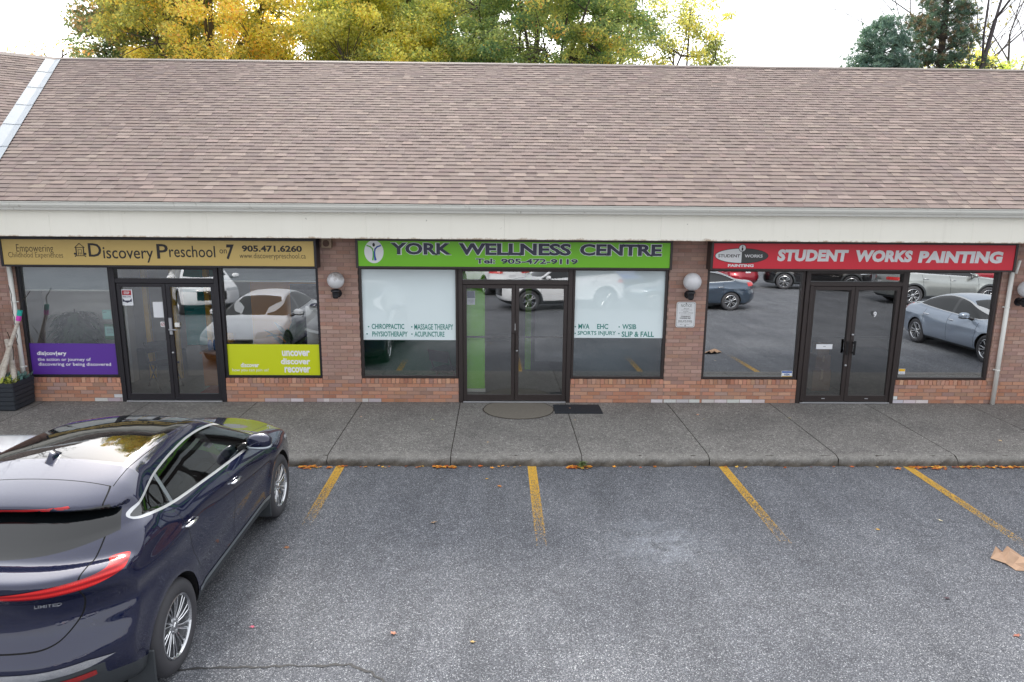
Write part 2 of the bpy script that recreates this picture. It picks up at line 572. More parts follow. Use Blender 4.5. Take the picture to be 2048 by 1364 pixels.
def bricks(mb, x0, x1, z0, z1, y=0.0, depth=0.11, fn=None):
    c0 = int(round(z0 / BH))
    for c in range(c0, int(math.ceil(z1 / BH - 0.02))):
        za, zb = c * BH + MJ / 2, min((c + 1) * BH - MJ / 2, z1)
        if zb - za < 0.012:
            continue
        off = 0.0 if c % 2 == 0 else BL / 2
        k0 = math.floor((x0 - off) / BL)
        x = off + k0 * BL
        while x < x1:
            a, b = max(x, x0), min(x + BL, x1)
            x += BL
            if b - a < 0.02:
                continue
            a2 = a + (MJ / 2 if a > x0 + 1e-4 else 0)
            b2 = b - (MJ / 2 if b < x1 - 1e-4 else 0)
            xm = (a + b) / 2
            if white_at(xm, c) and random.random() < 0.85:
                t = tone(random.choice(BR_WH), 0.05)
            elif c < 6 + (1 if random.random() < 0.3 else 0) and random.random() < 0.9:
                t = tone(random.choice(BR_LO), 0.07, 0.02)
            else:
                t = tone(random.choice(BR_UP), 0.05, 0.015)
            mb.tone = t
            dy = random.uniform(-0.0015, 0.0015)
            n0 = len(mb.v)
            mb.box(a2, b2, y + dy, y + depth, za, zb)
            if fn:
                for i in range(n0, len(mb.v)):
                    mb.v[i] = fn(mb.v[i])
    mb.tone = None

def rowlock(mb, x0, x1, z0, z1, y=-0.006):
    n_ = max(1, int(round((x1 - x0) / 0.0735)))
    wd = (x1 - x0) / n_
    for k in range(n_):
        mb.tone = tone(random.choice(BR_LO), 0.1)
        mb.box(x0 + k * wd + 0.005, x0 + (k + 1) * wd - 0.005, y + random.uniform(-.001, .001), 0.12, z0, z1 - 0.004 * random.random())
    mb.tone = None

cols = [(-8.30, -7.945), (-2.985, -2.325), (2.868, 3.515), (8.525, 15.6)]
wins = [(-7.945, -6.405), (-4.635, -2.985), (-2.325, -0.665), (1.255, 2.868), (3.515, 5.19), (6.915, 8.525)]
wall = MB()
for a, b in cols:
    bricks(wall, a, b, 0.0, 2.84)
for a, b in wins:
    bricks(wall, a, b, 0.0, 0.329)
    rowlock(wall, a + 0.003, b - 0.003, 0.337, 0.42)
wall.build("brick_wall", M_brick, B)
mo = MB()
for a, b in cols:
    mo.box(a + 0.004, b - 0.004, 0.006, 0.104, 0.0, 2.84)
for a, b in wins:
    mo.box(a + 0.001, b - 0.001, 0.006, 0.104, 0.0, 0.412)
mo.box(-8.3, 15.6, 0.104, 0.20, 2.32, 2.84)
mo.box(8.53, 15.6, 0.104, 0.25, 0, 2.84)
mo.build("mortar_backing", M_mortar, B)

# wing that bends away behind the planter: mirror about the valley line
V0 = np.array([-8.616, 1.038]); VD = np.array([0.3207, -0.9472])
def refl(p):
    d = np.array([p[0], p[1]]) - V0
    t = d @ VD
    q = V0 + 2 * t * VD - d
    return (q[0], q[1], p[2])
def flipadd(mb, src):
    o_ = len(mb.v)
    mb.v.extend([refl(p) for p in src.v])
    for f, m_, t in zip(src.f, src.m, src.t):
        mb.f.append([i + o_ for i in f][::-1]); mb.m.append(m_); mb.t.append(t)
ww = MB()
bricks(ww, -8.25, -1.5, 0.0, 2.84)
wm = MB(); flipadd(wm, ww)
wm.build("wing_wall", M_brick, B)
ww = MB(); ww.box(-8.25, -1.5, 0.006, 0.2, 0, 2.84)
wm = MB(); flipadd(wm, ww)
wm.build("wing_backing", M_mortar, B)

# ---- roof
EA = (-0.66, 3.365)                       # eave edge (y, z)
AL = R(26.6); CA, SA = math.cos(AL), math.sin(AL)
EXPO, ROWS = 0.1425, 49
def rp(x, s, h):                          # along the slope s, lifted h off it
    return (x, EA[0] + s * CA - h * SA, EA[1] + s * SA + h * CA)
SH_B = [(0.281, 0.221, 0.198), (0.286, 0.226, 0.203), (0.275, 0.217, 0.194)]
SH_L = [(0.332, 0.262, 0.231), (0.322, 0.255, 0.225), (0.346, 0.275, 0.242)]
SH_D = [(0.242, 0.189, 0.174), (0.25, 0.197, 0.18)]
def xval(s):                              # valley line x at slope distance s
    y = EA[0] + s * CA
    return V0[0] + (y - V0[1]) * VD[0] / VD[1]
def shingles(xend):
    mb = MB()
    def slab(xa, xb, xa2, xb2, s0, s1, h0, h1, t, dark):
        mb.tone = t
        mb.quad(rp(xa, s0, h0), rp(xb, s0, h0), rp(xb2, s1, h1), rp(xa2, s1, h1))
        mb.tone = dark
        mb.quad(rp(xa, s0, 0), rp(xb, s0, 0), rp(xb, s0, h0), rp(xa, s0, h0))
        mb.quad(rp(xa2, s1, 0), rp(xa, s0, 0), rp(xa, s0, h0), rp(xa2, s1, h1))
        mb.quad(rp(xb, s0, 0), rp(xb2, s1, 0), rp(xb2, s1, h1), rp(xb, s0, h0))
    for i in range(ROWS):
        s0, s1 = i * EXPO, (i + 1) * EXPO + 0.012
        xa = xval(s0 + EXPO / 2) + 0.12
        x = xa
        # base layer pieces and raised teeth
        while x < xend:
            L = random.uniform(0.12, 0.42)
            r = random.random()
            t = tone(random.choice(SH_B if r < 0.80 else (SH_L if r < 0.86 else SH_D)), 0.025, 0.01)
            x2 = min(x + L, xend)
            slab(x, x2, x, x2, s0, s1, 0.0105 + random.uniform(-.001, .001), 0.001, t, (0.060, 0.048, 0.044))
            x = x2
        x = xa + random.uniform(0, 0.2)
        while x < xend - 0.4:
            L = random.uniform(0.13, 0.30)
            r = random.random()
            t = tone(random.choice(SH_B if r < 0.58 else (SH_L if r < 0.80 else SH_D)), 0.03, 0.01)
            k = random.uniform(0.012, 0.035)
            dz = random.uniform(-0.002, 0.001)
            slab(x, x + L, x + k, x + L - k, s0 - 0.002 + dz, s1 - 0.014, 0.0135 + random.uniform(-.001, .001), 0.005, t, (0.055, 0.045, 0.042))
            x += L + random.uniform(0.10, 0.32)
    mb.tone = None
    return mb
sh = shingles(15.9)
roof = sh.build("roof", M_shingle, B)
sh = shingles(1.0)
wr = MB(); flipadd(wr, sh)
wr.build("wing_roof", M_shingle, B)
ST = ROWS * EXPO
# deck under the shingles, rear slope, gable
dk = MB()
yr, zr = EA[0] + ST * CA, EA[1] + ST * SA
xr_ = xval(ST)
dk.add([(xval(0), EA[0], EA[1] - 0.012), (15.9, EA[0], EA[1] - 0.012), (15.9, yr, zr - 0.012), (xr_, yr, zr - 0.012)], [(0, 1, 2, 3)])
dk.add([(-16, yr, zr - 0.012), (15.9, yr, zr - 0.012), (15.9, 2 * yr - EA[0], EA[1]), (-16, 2 * yr - EA[0], EA[1])], [(0, 1, 2, 3)])
dk.box(-16, 15.5, 2 * yr - 1.0, 2 * yr - 0.8, -0.1, 3.3)
dk.box(15.5, 15.6, 0.3, 2 * yr - 1.0, -0.1, 3.3)
dk.add([(15.6, EA[0], EA[1] - 0.02), (15.6, 2 * yr - EA[0], EA[1] - 0.02), (15.6, yr, zr - 0.02)], [(0, 1, 2)])
dk.build("roof_deck", P("roof_deck_felt", srgb(96, 78, 72), 0.9), B)
d2 = MB(); d2.add([(xval(0), EA[0], EA[1] - 0.012), (1.0, EA[0], EA[1] - 0.012), (1.0, yr, zr - 0.012), (xr_, yr, zr - 0.012)], [(0, 1, 2, 3)])
d3 = MB(); flipadd(d3, d2)
d3.build("wing_deck", bpy.data.materials["roof_deck_felt"], B)
# valley flashing: two leaves folded along the valley
vf = MB()
steps = 7
for i in range(steps):
    s0, s1 = i * ST / steps, (i + 1) * ST / steps + 0.03
    h0, h1 = 0.020, 0.014
    vf.quad(rp(xval(s0), s0, h0), rp(xval(s0) + 0.125, s0, h0 + .004), rp(xval(s1) + 0.125, s1, h1 + .004), rp(xval(s1), s1, h1))
    a = [rp(xval(s0), s0, h0), rp(xval(s0) + 0.185, s0, h0 + .004), rp(xval(s1) + 0.185, s1, h1 + .004), rp(xval(s1), s1, h1)]
    vf.add([refl(p) for p in a][::-1], [(0, 1, 2, 3)])
vf.build("valley_flashing", M_flash, B)
# ridge cap with a bright metal edge
rc = MB()
x = xr_
i = 0
while x < 15.9:
    x2 = min(x + 0.30, 15.9)
    rc.quad((x, yr - 0.075, zr - 0.075 * SA / CA + 0.024), (x2, yr - 0.075, zr - 0.075 * SA / CA + 0.024), (x2, yr, zr + 0.034), (x, yr, zr + 0.034))
    rc.quad((x, yr, zr + 0.034), (x2, yr, zr + 0.034), (x2, yr + 0.13, zr - 0.05), (x, yr + 0.13, zr - 0.05))
    x = x2
    i += 1
M_ridge = P("ridge_metal", srgb(150, 138, 130), 0.6, metal=0.0, var=0.1, scale=5)
rc.build("ridge_cap", M_ridge, B)
r2 = MB(); r2.quad((xr_, yr - 0.13, zr - 0.05), (2, yr - 0.13, zr - 0.05), (2, yr, zr + 0.034), (xr_, yr, zr + 0.034))
r3 = MB(); flipadd(r3, r2); r3.build("wing_ridge_cap", M_ridge, B)

# ---- fascia, soffit, gutter
def eave(mb_f, mb_g, mb_s, x0, x1):
    seams = [-6.9, -4.5, -2.05, 0.1, 2.55, 5.05, 7.5, 9.9, 12.4]
    ed = [x0] + [s for s in seams if x0 < s < x1] + [x1]
    for a, b in zip(ed, ed[1:]):
        mb_f.bbox(a + 0.0006, b - 0.0006, -0.60, -0.575, 2.83, 3.25, 0.0015)
    # K-style gutter profile
    pr_ = [(-0.605, 3.235), (-0.70, 3.235), (-0.712, 3.262), (-0.735, 3.285), (-0.752, 3.312), (-0.755, 3.345), (-0.768, 3.352), (-0.768, 3.362), (-0.752, 3.362), (-0.748, 3.349), (-0.742, 3.30), (-0.70, 3.245), (-0.61, 3.245)]
    gx = x0
    while gx < x1:
        gb = min(gx + 3.05, x1)
        V = [(gx, y, z) for y, z in pr_] + [(gb + 0.004, y, z) for y, z in pr_]
        n_ = len(pr_)
        mb_g.add(V, [(k, k + n_, k + n_ + 1, k + 1)[::-1] for k in range(n_ - 1)])
        if gb < x1:
            V = [(gb - 0.03, y - 0.003, z) for y, z in pr_[1:8]] + [(gb + 0.03, y - 0.003, z) for y, z in pr_[1:8]]
            mb_g.add(V, [(k, k + 7, k + 8, k + 1)[::-1] for k in range(6)])
        gx = gb
    mb_s.box(x0 - 0.2, x1, -0.575, 0.11, 2.838, 2.86)
fa, ga, so = MB(), MB(), MB()
eave(fa, ga, so, -8.06, 15.9)
fa.build("fascia", M_fascia, B)
ga.build("gutter", M_gutter, B)
so.build("soffit", M_white, B)
f1, g1, s1_ = MB(), MB(), MB()
eave(f1, g1, s1_, -8.06, -1.0)
for src, nm, mt in ((f1, "wing_fascia", M_fascia), (g1, "wing_gutter", M_gutter), (s1_, "wing_soffit", M_white)):
    q = MB(); flipadd(q, src); q.build(nm, mt, B)
ev = MB()
ev.box(-8.0, 15.9, -0.665, -0.61, 3.325, 3.352)
ev.build("drip_edge", M_dark, B)

# ---- shopfront frames, panes and doors
TILT = math.tan(R(0.85))
def pane(name, x0, x1, z0, z1, y, mat, parent):
    mb = MB()
    t = (z1 - z0) * TILT
    mb.quad((x0, y, z0), (x1, y, z0), (x1, y + t, z1), (x0, y + t, z1))
    return mb.build(name, mat, parent)
def frame(mb, x0, x1, z0, z1, wd, y0, y1, c=0.004, bottom=None):
    bw = wd if bottom is None else bottom
    mb.bbox(x0, x0 + wd, y0, y1, z0, z1, c)
    mb.bbox(x1 - wd, x1, y0, y1, z0, z1, c)
    mb.bbox(x0 + wd, x1 - wd, y0 + .002, y1 - .002, z1 - wd, z1, c)
    mb.bbox(x0 + wd, x1 - wd, y0 + .002, y1 - .002, z0, z0 + bw, c)
units = [dict(door=(-6.405, -4.635), wins=(wins[0], wins[1]), fm=M_black_frame, gw=M_glassA, gd=M_glassA),
         dict(door=(-0.665, 1.255), wins=(wins[2], wins[3]), fm=M_bronze, gw=M_glassB, gd=M_glassE),
         dict(door=(5.19, 6.915), wins=(wins[4], wins[5]), fm=M_bronze, gw=M_glassC, gd=M_glassD)]
dt = [(1.99, 2.115), (2.005, 2.125), (2.005, 2.13)]
for ui, u in enumerate(units):
    for a, b in u['wins']:
        mb = MB()
        frame(mb, a + 0.004, b - 0.004, 0.423, 2.33, 0.042, 0.02, 0.10)
        wn = mb.build("window", u['fm'], B)
        pane("pane", a + 0.03, b - 0.03, 0.45, 2.32, 0.055, u['gw'], wn)
    a, b = u['door']
    zh, zt = dt[ui]
    mb = MB()
    jw = 0.075
    mb.bbox(a + .002, a + jw, -0.012, 0.12, 0.0, 2.33, 0.004)
    mb.bbox(b - jw, b - .002, -0.012, 0.12, 0.0, 2.33, 0.004)
    mb.bbox(a + jw, b - jw, -0.008, 0.115, zt - 0.075, zt, 0.004)
    mb.bbox(a + jw, b - jw, -0.008, 0.115, 2.265, 2.33, 0.004)
    if ui == 2:
        mb.bbox(a + jw, a + jw + 0.05, -0.03, 0.03, 0.03, zt - 0.06, 0.004)
    df = mb.build("door_frame", u['fm'], B)
    pane("transom_pane", a + jw, b - jw, zt - 0.01, 2.28, 0.05, u['gd'], df)
    th = MB(); th.bbox(a + jw, b - jw, -0.035, 0.10, 0.002, 0.022, 0.005)
    th.build("threshold", M_alu, df)
    mid = (a + b) / 2
    for side, (xa, xb) in enumerate(((a + jw + 0.003 + (0.05 if ui == 2 else 0), mid - 0.003), (mid + 0.003, b - jw - 0.003))):
        mb = MB()
        zt2 = zt - 0.082
        frame(mb, xa, xb, 0.028, zt2, 0.062, 0.012, 0.062, 0.003, bottom=0.11)
        lf = mb.build("door", u['fm'], B)
        pane("pane", xa + 0.055, xb - 0.055, 0.12, zt2 - 0.05, 0.034, u['gd'], lf)
        hb = MB()
        hx = xb - 0.031 if side == 0 else xa + 0.031
        sg = -1 if side == 0 else 1
        if ui == 0:
            if side == 1:
                hb.bbox(hx - 0.02, hx + 0.03, -0.014, 0.012, 1.17, 1.46, 0.006)
                hb.bbox(hx - 0.02, hx + 0.115, -0.05, -0.03, 1.25, 1.275, 0.006)
                hb.bbox(hx - 0.005, hx + 0.02, -0.032, -0.012, 1.25, 1.275, 0.004)
                hb.build("handle", M_alu, lf)
                kb = MB(); kb.bbox(hx + 0.075, hx + 0.15, -0.012, 0.035, 1.30, 1.375, 0.006); kb.build("key_box", M_white, lf)
        elif ui == 1:
            hb.bbox(hx - 0.028, hx + 0.028, -0.055, -0.04, 0.955, 1.215, 0.005)
            for zz in (0.985, 1.165):
                hb.bbox(hx - 0.012, hx + 0.012, -0.042, 0.012, zz, zz + 0.025, 0.003)
            hb.build("handle", M_bronze, lf)
            pb = MB(); pb.bbox(xa + 0.062, xb - 0.062, 0.05, 0.075, 1.128, 1.158, 0.004); pb.build("push_bar", M_bronze, lf)
        else:
            hb.bbox(hx - 0.02 + sg * 0.03, hx + 0.02 + sg * 0.03, -0.05, -0.036, 0.875, 1.12, 0.005)
            for zz in (0.90, 1.07):
                hb.bbox(hx - 0.01 + sg * .02, hx + 0.01 + sg * .02, -0.038, 0.012, zz, zz + 0.025, 0.003)
            hb.build("handle", M_dark, lf)
            pb = MB(); pb.bbox(xa + 0.062, xb - 0.062, 0.05, 0.075, 1.145, 1.18, 0.004); pb.build("push_bar", M_bronze, lf)
        if (ui == 0 and side == 1) or (ui == 1 and side == 1) or (ui == 2):
            lk = MB(); lk.lathe([(0.0, -0.008), (0.017, -0.006), (0.019, 0.013)], (hx, 0, {0: 0.86, 1: 0.915, 2: (0.68 if side == 0 else 1.22)}[ui]), 'Y', 14)
            lk.build("lock", M_alu, lf, smooth=True)
        if ui == 2:
            lk = MB(); lk.bbox((xa + xb) / 2 - 0.03, (xa + xb) / 2 + 0.03, 0.004, 0.014, 0.075, 0.09, 0.003); lk.build("kick_latch", M_alu, lf)

# ---- downspouts
for nm, x0 in (("downspout", 8.648), ("downspout", -7.985)):
    mb = MB()
    mb.tube([(x0 + (.0 if x0 > 0 else -.0), -0.055, 0.004), (x0, -0.055, 2.33)], 0.036, 14)
    mb.tube([(x0 + 0.03, -0.10, 2.30), (x0 + 0.05, -0.12, 2.52)], 0.022, 10)
    for zz in (0.62, 1.72):
        mb.lathe([(0.036, zz - 0.012), (0.0405, zz - 0.01), (0.0405, zz + 0.01), (0.036, zz + 0.012)], (x0, -0.055, 0), 'Z', 14)
        mb.box(x0 - 0.05, x0 + 0.05, -0.03, -0.004, zz - 0.01, zz + 0.01)
    mb.build(nm, M_white, B, smooth=True)

# ---- rooms behind the glass
def room_mat(name, c, **k):
    return P(name, c, 0.85, var=0.06, scale=2.5, **k)
M_rwhite = room_mat("room_white", srgb(228, 226, 222))
M_rdark = room_mat("room_dark", srgb(86, 76, 70))
M_teal = room_mat("teal_paint", srgb(30, 156, 156))
M_orange = room_mat("orange_paint", srgb(240, 160, 72))
M_green = room_mat("lime_green_paint", srgb(140, 222, 48))
M_dgreen = room_mat("dark_green_paint", srgb(24, 92, 66))
M_yellow = room_mat("mustard_paint", srgb(226, 176, 40))
def room(x0, x1, y1, mw, mf, mc, zc=2.75):
    mb = MB()
    mb.quad((x0, y1, 0), (x1, y1, 0), (x1, y1, zc), (x0, y1, zc))
    mb.quad((x0, 0.21, 0), (x0, y1, 0), (x0, y1, zc), (x0, 0.21, zc))
    mb.quad((x1, y1, 0), (x1, 0.21, 0), (x1, 0.21, zc), (x1, y1, zc))
    mb.build("interior_wall", mw, B)
    mb = MB(); mb.quad((x0, 0.1, 0.012), (x1, 0.1, 0.012), (x1, y1, 0.012), (x0, y1, 0.012)); mb.build("interior_floor", mf, B)
    mb = MB(); mb.quad((x0, y1, zc - .003), (x1, y1, zc - .003), (x1, 0.2, zc - .003), (x0, 0.2, zc - .003)); mb.build("interior_ceiling", mc, B)
M_carpet = P("grey_carpet", srgb(112, 122, 122), 0.95, var=0.25, scale=40)
M_woodfl = P("grey_plank_floor", srgb(126, 124, 118), 0.6, var=0.2, scale=5)
room(-8.25, -2.7, 4.2, M_rwhite, M_carpet, M_rwhite)
room(-2.6, 3.1, 5.2, room_mat("room_grey", srgb(140, 138, 134)), M_woodfl, M_rwhite)
room(3.2, 9.2, 4.6, M_rdark, P("dark_carpet", srgb(54, 74, 80), 0.95, var=0.2, scale=30), M_rdark)
def panel(name, x0, x1, y0, y1, z0, z1, m, parent=None):
    mb = MB(); mb.bbox(x0, x1, y0, y1, z0, z1, 0.004)
    return mb.build(name, m, parent if parent is not None else B)
panel("teal_wall", -6.02, -5.30, 1.75, 1.85, 0.62, 2.7, M_teal)
panel("grey_dado", -6.04, -5.28, 1.72, 1.87, 0.013, 0.60, room_mat("dado_grey", srgb(150, 146, 142)))
panel("white_front_wall", -8.2, -6.95, 1.0, 1.1, 0.013, 2.7, M_rwhite)
panel("orange_wall", -4.95, -2.72, 2.35, 2.45, 0.013, 2.7, M_orange)
panel("wall_opening", -4.15, -3.3, 2.31, 2.347, 0.013, 1.75, room_mat("opening_dark", srgb(64, 62, 70)))
panel("white_column", -7.0, -6.82, 1.2, 1.40, 0.013, 2.74, M_rwhite)
for px in (-6.62, -6.10, -5.47):
    panel("yellow_post", px - 0.045, px + 0.045, 1.5, 1.59, 0.013, 2.74, M_yellow)
panel("green_partition", -0.60, -0.22, 0.17, 0.22, 0.20, 2.74, M_green)
panel("partition_base", -0.60, -0.21, 0.165, 0.225, 0.14, 0.198, M_rwhite)
panel("green_back_wall", -2.55, -0.62, 0.85, 0.91, 0.013, 2.7, M_dgreen)
panel("green_post", 0.56, 0.68, 2.3, 2.42, 0.013, 2.74, M_green)
panel("slatted_screen", 0.72, 1.6, 1.6, 1.64, 0.35, 1.65, room_mat("screen_grey", srgb(150, 152, 156)))
panel("dark_screen", 1.30, 3.05, 0.7, 0.74, 0.013, 2.7, room_mat("screen_blue", srgb(84, 108, 118)))
for xa, xb in ((3.56, 5.15), (6.96, 8.48)):
    panel("window_ledge_trim", xa, xb, 0.075, 0.10, 0.468, 0.488, M_white)
panel("red_floor_mat", -5.3, -4.7, 0.2, 1.0, 0.014, 0.020, P("red_floor_mat", srgb(150, 48, 50), 0.95))
# ------------------------------------------------------------------ signs over the shops
M_ink = P("sign_ink_black", srgb(38, 34, 34), 0.5)
M_navy_ink = P("sign_ink_navy", srgb(52, 52, 74), 0.5)
M_paperw = P("sign_white_vinyl", srgb(218, 220, 222), 0.5, var=0.03)
M_blue_ink = P("sign_ink_blue", srgb(42, 78, 160), 0.5)
M_green_ink = P("sign_ink_green", srgb(92, 176, 50), 0.5)
def signface(name, c):
    return P(name, c, 0.38, var=0.05, scale=1.5)
def sign_box(name, label, x0, x1, z0, z1, face, fm):
    t = thing(name, label, "sign", ((x0 + x1) / 2, -0.13, z0), 0, "shop name signs under the eave")
    mb = MB()
    mb.bbox(x0 + .05, x1 - .05, -0.225, -0.015, z0 + 0.012, z1 - 0.004, 0.003)
    frame(mb, x0, x1, z0, z1, 0.040, -0.256, -0.012, 0.005, bottom=0.032)
    mb.build("sign_frame", fm, t)
    mb = MB(); mb.box(x0 + 0.040, x1 - 0.040, -0.240, -0.226, z0 + 0.032, z1 - 0.04)
    mb.build("sign_face", face, t)
    return t
YS = -0.2425
# preschool
t = sign_box("shop_sign", "gold preschool sign with dark lettering and a little house drawing", -7.965, -2.93, 2.325, 2.80, signface("gold_acrylic", srgb(202, 174, 104)), M_black_frame)
mb = MB()
mb = MB(); text(mb, "Empowering", -7.70, -7.12, 2.525, 2.68, YS, -0.008); mb.build('lettering', M_ink, t)
mb = MB(); text(mb, "Childhood Experiences", -7.84, -6.975, 2.445, 2.555, YS, -0.012); mb.build('lettering', M_ink, t)
mb = MB(); text(mb, "D", -6.565, -6.36, 2.49, 2.705, YS, 0.012); mb.build('lettering', M_ink, t)
mb = MB(); text(mb, "iscovery", -6.335, -5.54, 2.40, 2.645, YS, 0.006); mb.build('lettering', M_ink, t)
mb = MB(); text(mb, "P", -5.48, -5.30, 2.465, 2.70, YS, 0.012); mb.build('lettering', M_ink, t)
mb = MB(); text(mb, "reschool", -5.285, -4.55, 2.49, 2.675, YS, 0.006); mb.build('lettering', M_ink, t)
mb = MB(); text(mb, "on", -4.48, -4.365, 2.555, 2.62, YS, 0.0); mb.build('lettering', M_ink, t)
mb = MB(); text(mb, "7", -4.375, -4.245, 2.46, 2.70, YS, 0.03, 0.12); mb.build('lettering', M_ink, t)
mb = MB(); text(mb, "905.471.6260", -4.12, -3.16, 2.585, 2.69, YS, 0.035); mb.build('lettering', M_ink, t)
mb = MB(); text(mb, "www.discoverypreschool.ca", -4.165, -3.105, 2.455, 2.565, YS, -0.006); mb.build('lettering', M_ink, t)
mb = MB()
hx = -6.70
line(mb, [(hx - .075, 2.635), (hx, 2.70), (hx + .075, 2.635)], 0.012, YS)
line(mb, [(hx - .075, 2.635), (hx + .075, 2.635)], 0.010, YS)
for s in (-1, 1):
    line(mb, [(hx + s * .058, 2.63), (hx + s * .058, 2.515)], 0.018, YS)
    ellipse(mb, hx + s * .082, 2.535, 0.018, 0.018, YS, 14)
    ellipse(mb, hx + s * .080, 2.495, 0.012, 0.010, YS, 10)
line(mb, [(hx - .085, 2.503), (hx + .085, 2.503)], 0.010, YS)
line(mb, [(hx - .028, 2.51), (hx - .028, 2.60), (hx + .028, 2.60), (hx + .028, 2.51)], 0.008, YS)
line(mb, [(hx, 2.51), (hx, 2.57)], 0.006, YS); line(mb, [(hx - .028, 2.545), (hx + .028, 2.545)], 0.006, YS)
mb.build("house_emblem", M_ink, t)
# wellness centre
t = sign_box("shop_sign", "bright green wellness centre sign with large navy capital letters", -2.30, 2.845, 2.335, 2.815, signface("green_acrylic", srgb(112, 186, 32)), M_bronze)
for grow, mt, nm, yy in ((0.03, M_paperw, "letter_outline", YS), (0.0, M_navy_ink, "lettering", YS - 0.0012)):
    e = grow * 0.25
    mb = MB(); text(mb, "YORK", -1.735 - e, -0.755 + e, 2.558 - e, 2.748 + e, yy, 0.036 + grow); mb.build(nm, mt, t)
    mb = MB(); text(mb, "WELLNESS", -0.635 - e, 1.185 + e, 2.558 - e, 2.750 + e, yy, 0.036 + grow); mb.build(nm, mt, t)
    mb = MB(); text(mb, "CENTRE", 1.33 - e, 2.665 + e, 2.560 - e, 2.748 + e, yy, 0.036 + grow); mb.build(nm, mt, t)
    e = grow * 0.16
    mb = MB(); text(mb, "Tel:", -0.36 - e, -0.045 + e, 2.42 - e, 2.503 + e, yy, 0.03 + grow); mb.build(nm, mt, t)
    mb = MB(); text(mb, "905-472-9119", 0.05 - e, 1.30 + e, 2.418 - e, 2.503 + e, yy, 0.03 + grow); mb.build(nm, mt, t)
mb = MB(); ellipse(mb, -2.005, 2.60, 0.155, 0.185, YS); mb.build("emblem_disc", M_paperw, t)
mb = MB()
line(mb, [(-2.115, 2.70), (-2.06, 2.68), (-2.025, 2.645), (-2.015, 2.59), (-2.016, 2.53), (-2.03, 2.468)], 0.020, YS - .001)
line(mb, [(-2.012, 2.60), (-2.014, 2.53), (-2.022, 2.468)], 0.020, YS - .0012)
mb.build("emblem_figure", M_green_ink, t)
mb = MB()
line(mb, [(-1.895, 2.70), (-1.95, 2.68), (-1.985, 2.645), (-1.995, 2.59), (-1.992, 2.53), (-1.975, 2.468)], 0.022, YS - .0014)
line(mb, [(-1.996, 2.59), (-1.990, 2.468)], 0.026, YS - .0016)
mb.build("emblem_figure", M_blue_ink, t)
mb = MB(); ellipse(mb, -2.005, 2.712, 0.021, 0.030, YS - .001, 20); mb.build("emblem_head", M_ink, t)
# painters
t = sign_box("shop_sign", "red painting company sign with white slanted letters and an oval emblem", 3.475, 8.545, 2.335, 2.815, signface("red_acrylic", srgb(208, 40, 58)), M_bronze)
mb = MB()
mb = MB(); text(mb, "STUDENT", 4.57, 5.74, 2.49, 2.685, YS, 0.06, 0.07, 1.04); mb.build('lettering', M_paperw, t)
mb = MB(); text(mb, "WORKS", 5.86, 6.80, 2.488, 2.682, YS, 0.06, 0.07, 1.04); mb.build('lettering', M_paperw, t)
mb = MB(); text(mb, "PAINTING", 6.905, 8.31, 2.478, 2.675, YS, 0.06, 0.07, 1.04); mb.build('lettering', M_paperw, t)
mb = MB(); text(mb, "PAINTING", 3.765, 4.19, 2.392, 2.438, YS, 0.05); mb.build('lettering', M_paperw, t)
mb = MB(); ellipse(mb, 3.98, 2.575, 0.44, 0.125, YS, 48); mb.build("emblem_rim", M_ink, t)
mb = MB(); ellipse(mb, 3.98, 2.575, 0.43, 0.115, YS - .0008, 40, 90, 270); mb.build("emblem_half", M_paperw, t)
mb = MB(); ellipse(mb, 3.98, 2.575, 0.43, 0.115, YS - .0008, 40, -90, 90); mb.build("emblem_half", P("emblem_charcoal", srgb(64, 66, 66), 0.5), t)
mb = MB(); text(mb, "STUDENT", 3.595, 3.955, 2.548, 2.598, YS - .0016, 0.022); mb.build("emblem_lettering", M_ink, t)
mb = MB(); text(mb, "WORKS", 4.03, 4.325, 2.548, 2.598, YS - .0016, 0.022); mb.build("emblem_lettering", M_paperw, t)
mb = MB(); ellipse(mb, 3.985, 2.70, 0.062, 0.062, YS - .0012, 28); mb.build("brush_badge", M_ink, t)
mb = MB(); ellipse(mb, 3.985, 2.70, 0.053, 0.053, YS - .0018, 28); mb.build("brush_badge_face", M_paperw, t)
mb = MB(); line(mb, [(3.985, 2.738), (3.985, 2.695)], 0.010, YS - .0024); line(mb, [(3.985, 2.695), (3.985, 2.668)], 0.026, YS - .0024)
mb.build("brush_mark", M_ink, t)

# ------------------------------------------------------------------ vinyl panels and films on the glass
def gy(z, y=0.055, z0=0.45):
    return y + (z - z0) * TILT
def decal(name, label, cat, x0, x1, z0, z1, mat, off, grp=None, texts=(), tmat=None):
    t = thing(name, label, cat, ((x0 + x1) / 2, gy(z0) + off, z0), 0, grp)
    mb = MB()
    y0, y1 = gy(z0) + off, gy(z1) + off
    mb.add([(x0, y0, z0), (x1, y0, z0), (x1, y1, z1), (x0, y1, z1), (x0, y0 + .002, z0), (x1, y0 + .002, z0), (x1, y1 + .002, z1), (x0, y1 + .002, z1)],
           [(0, 1, 2, 3), (7, 6, 5, 4), (0, 4, 5, 1), (1, 5, 6, 2), (2, 6, 7, 3), (3, 7, 4, 0)])
    mb.build("sheet", mat, t)
    if texts:
        for s, a, b, c, d, bo in texts:
            mb = MB()
            text(mb, s, a, b, c, d, 0, bo, fn=lambda x, y, z: (x, gy(z) + off - 0.0015, z))
            mb.build("lettering", tmat, t)
    return t
M_purple = P("purple_vinyl", srgb(94, 52, 158), 0.42, var=0.04, scale=2)
M_lime = P("lime_vinyl", srgb(206, 216, 24), 0.42, var=0.03, scale=2)
M_vwhite = P("white_vinyl_letters", srgb(238, 238, 242), 0.5, var=0.02)
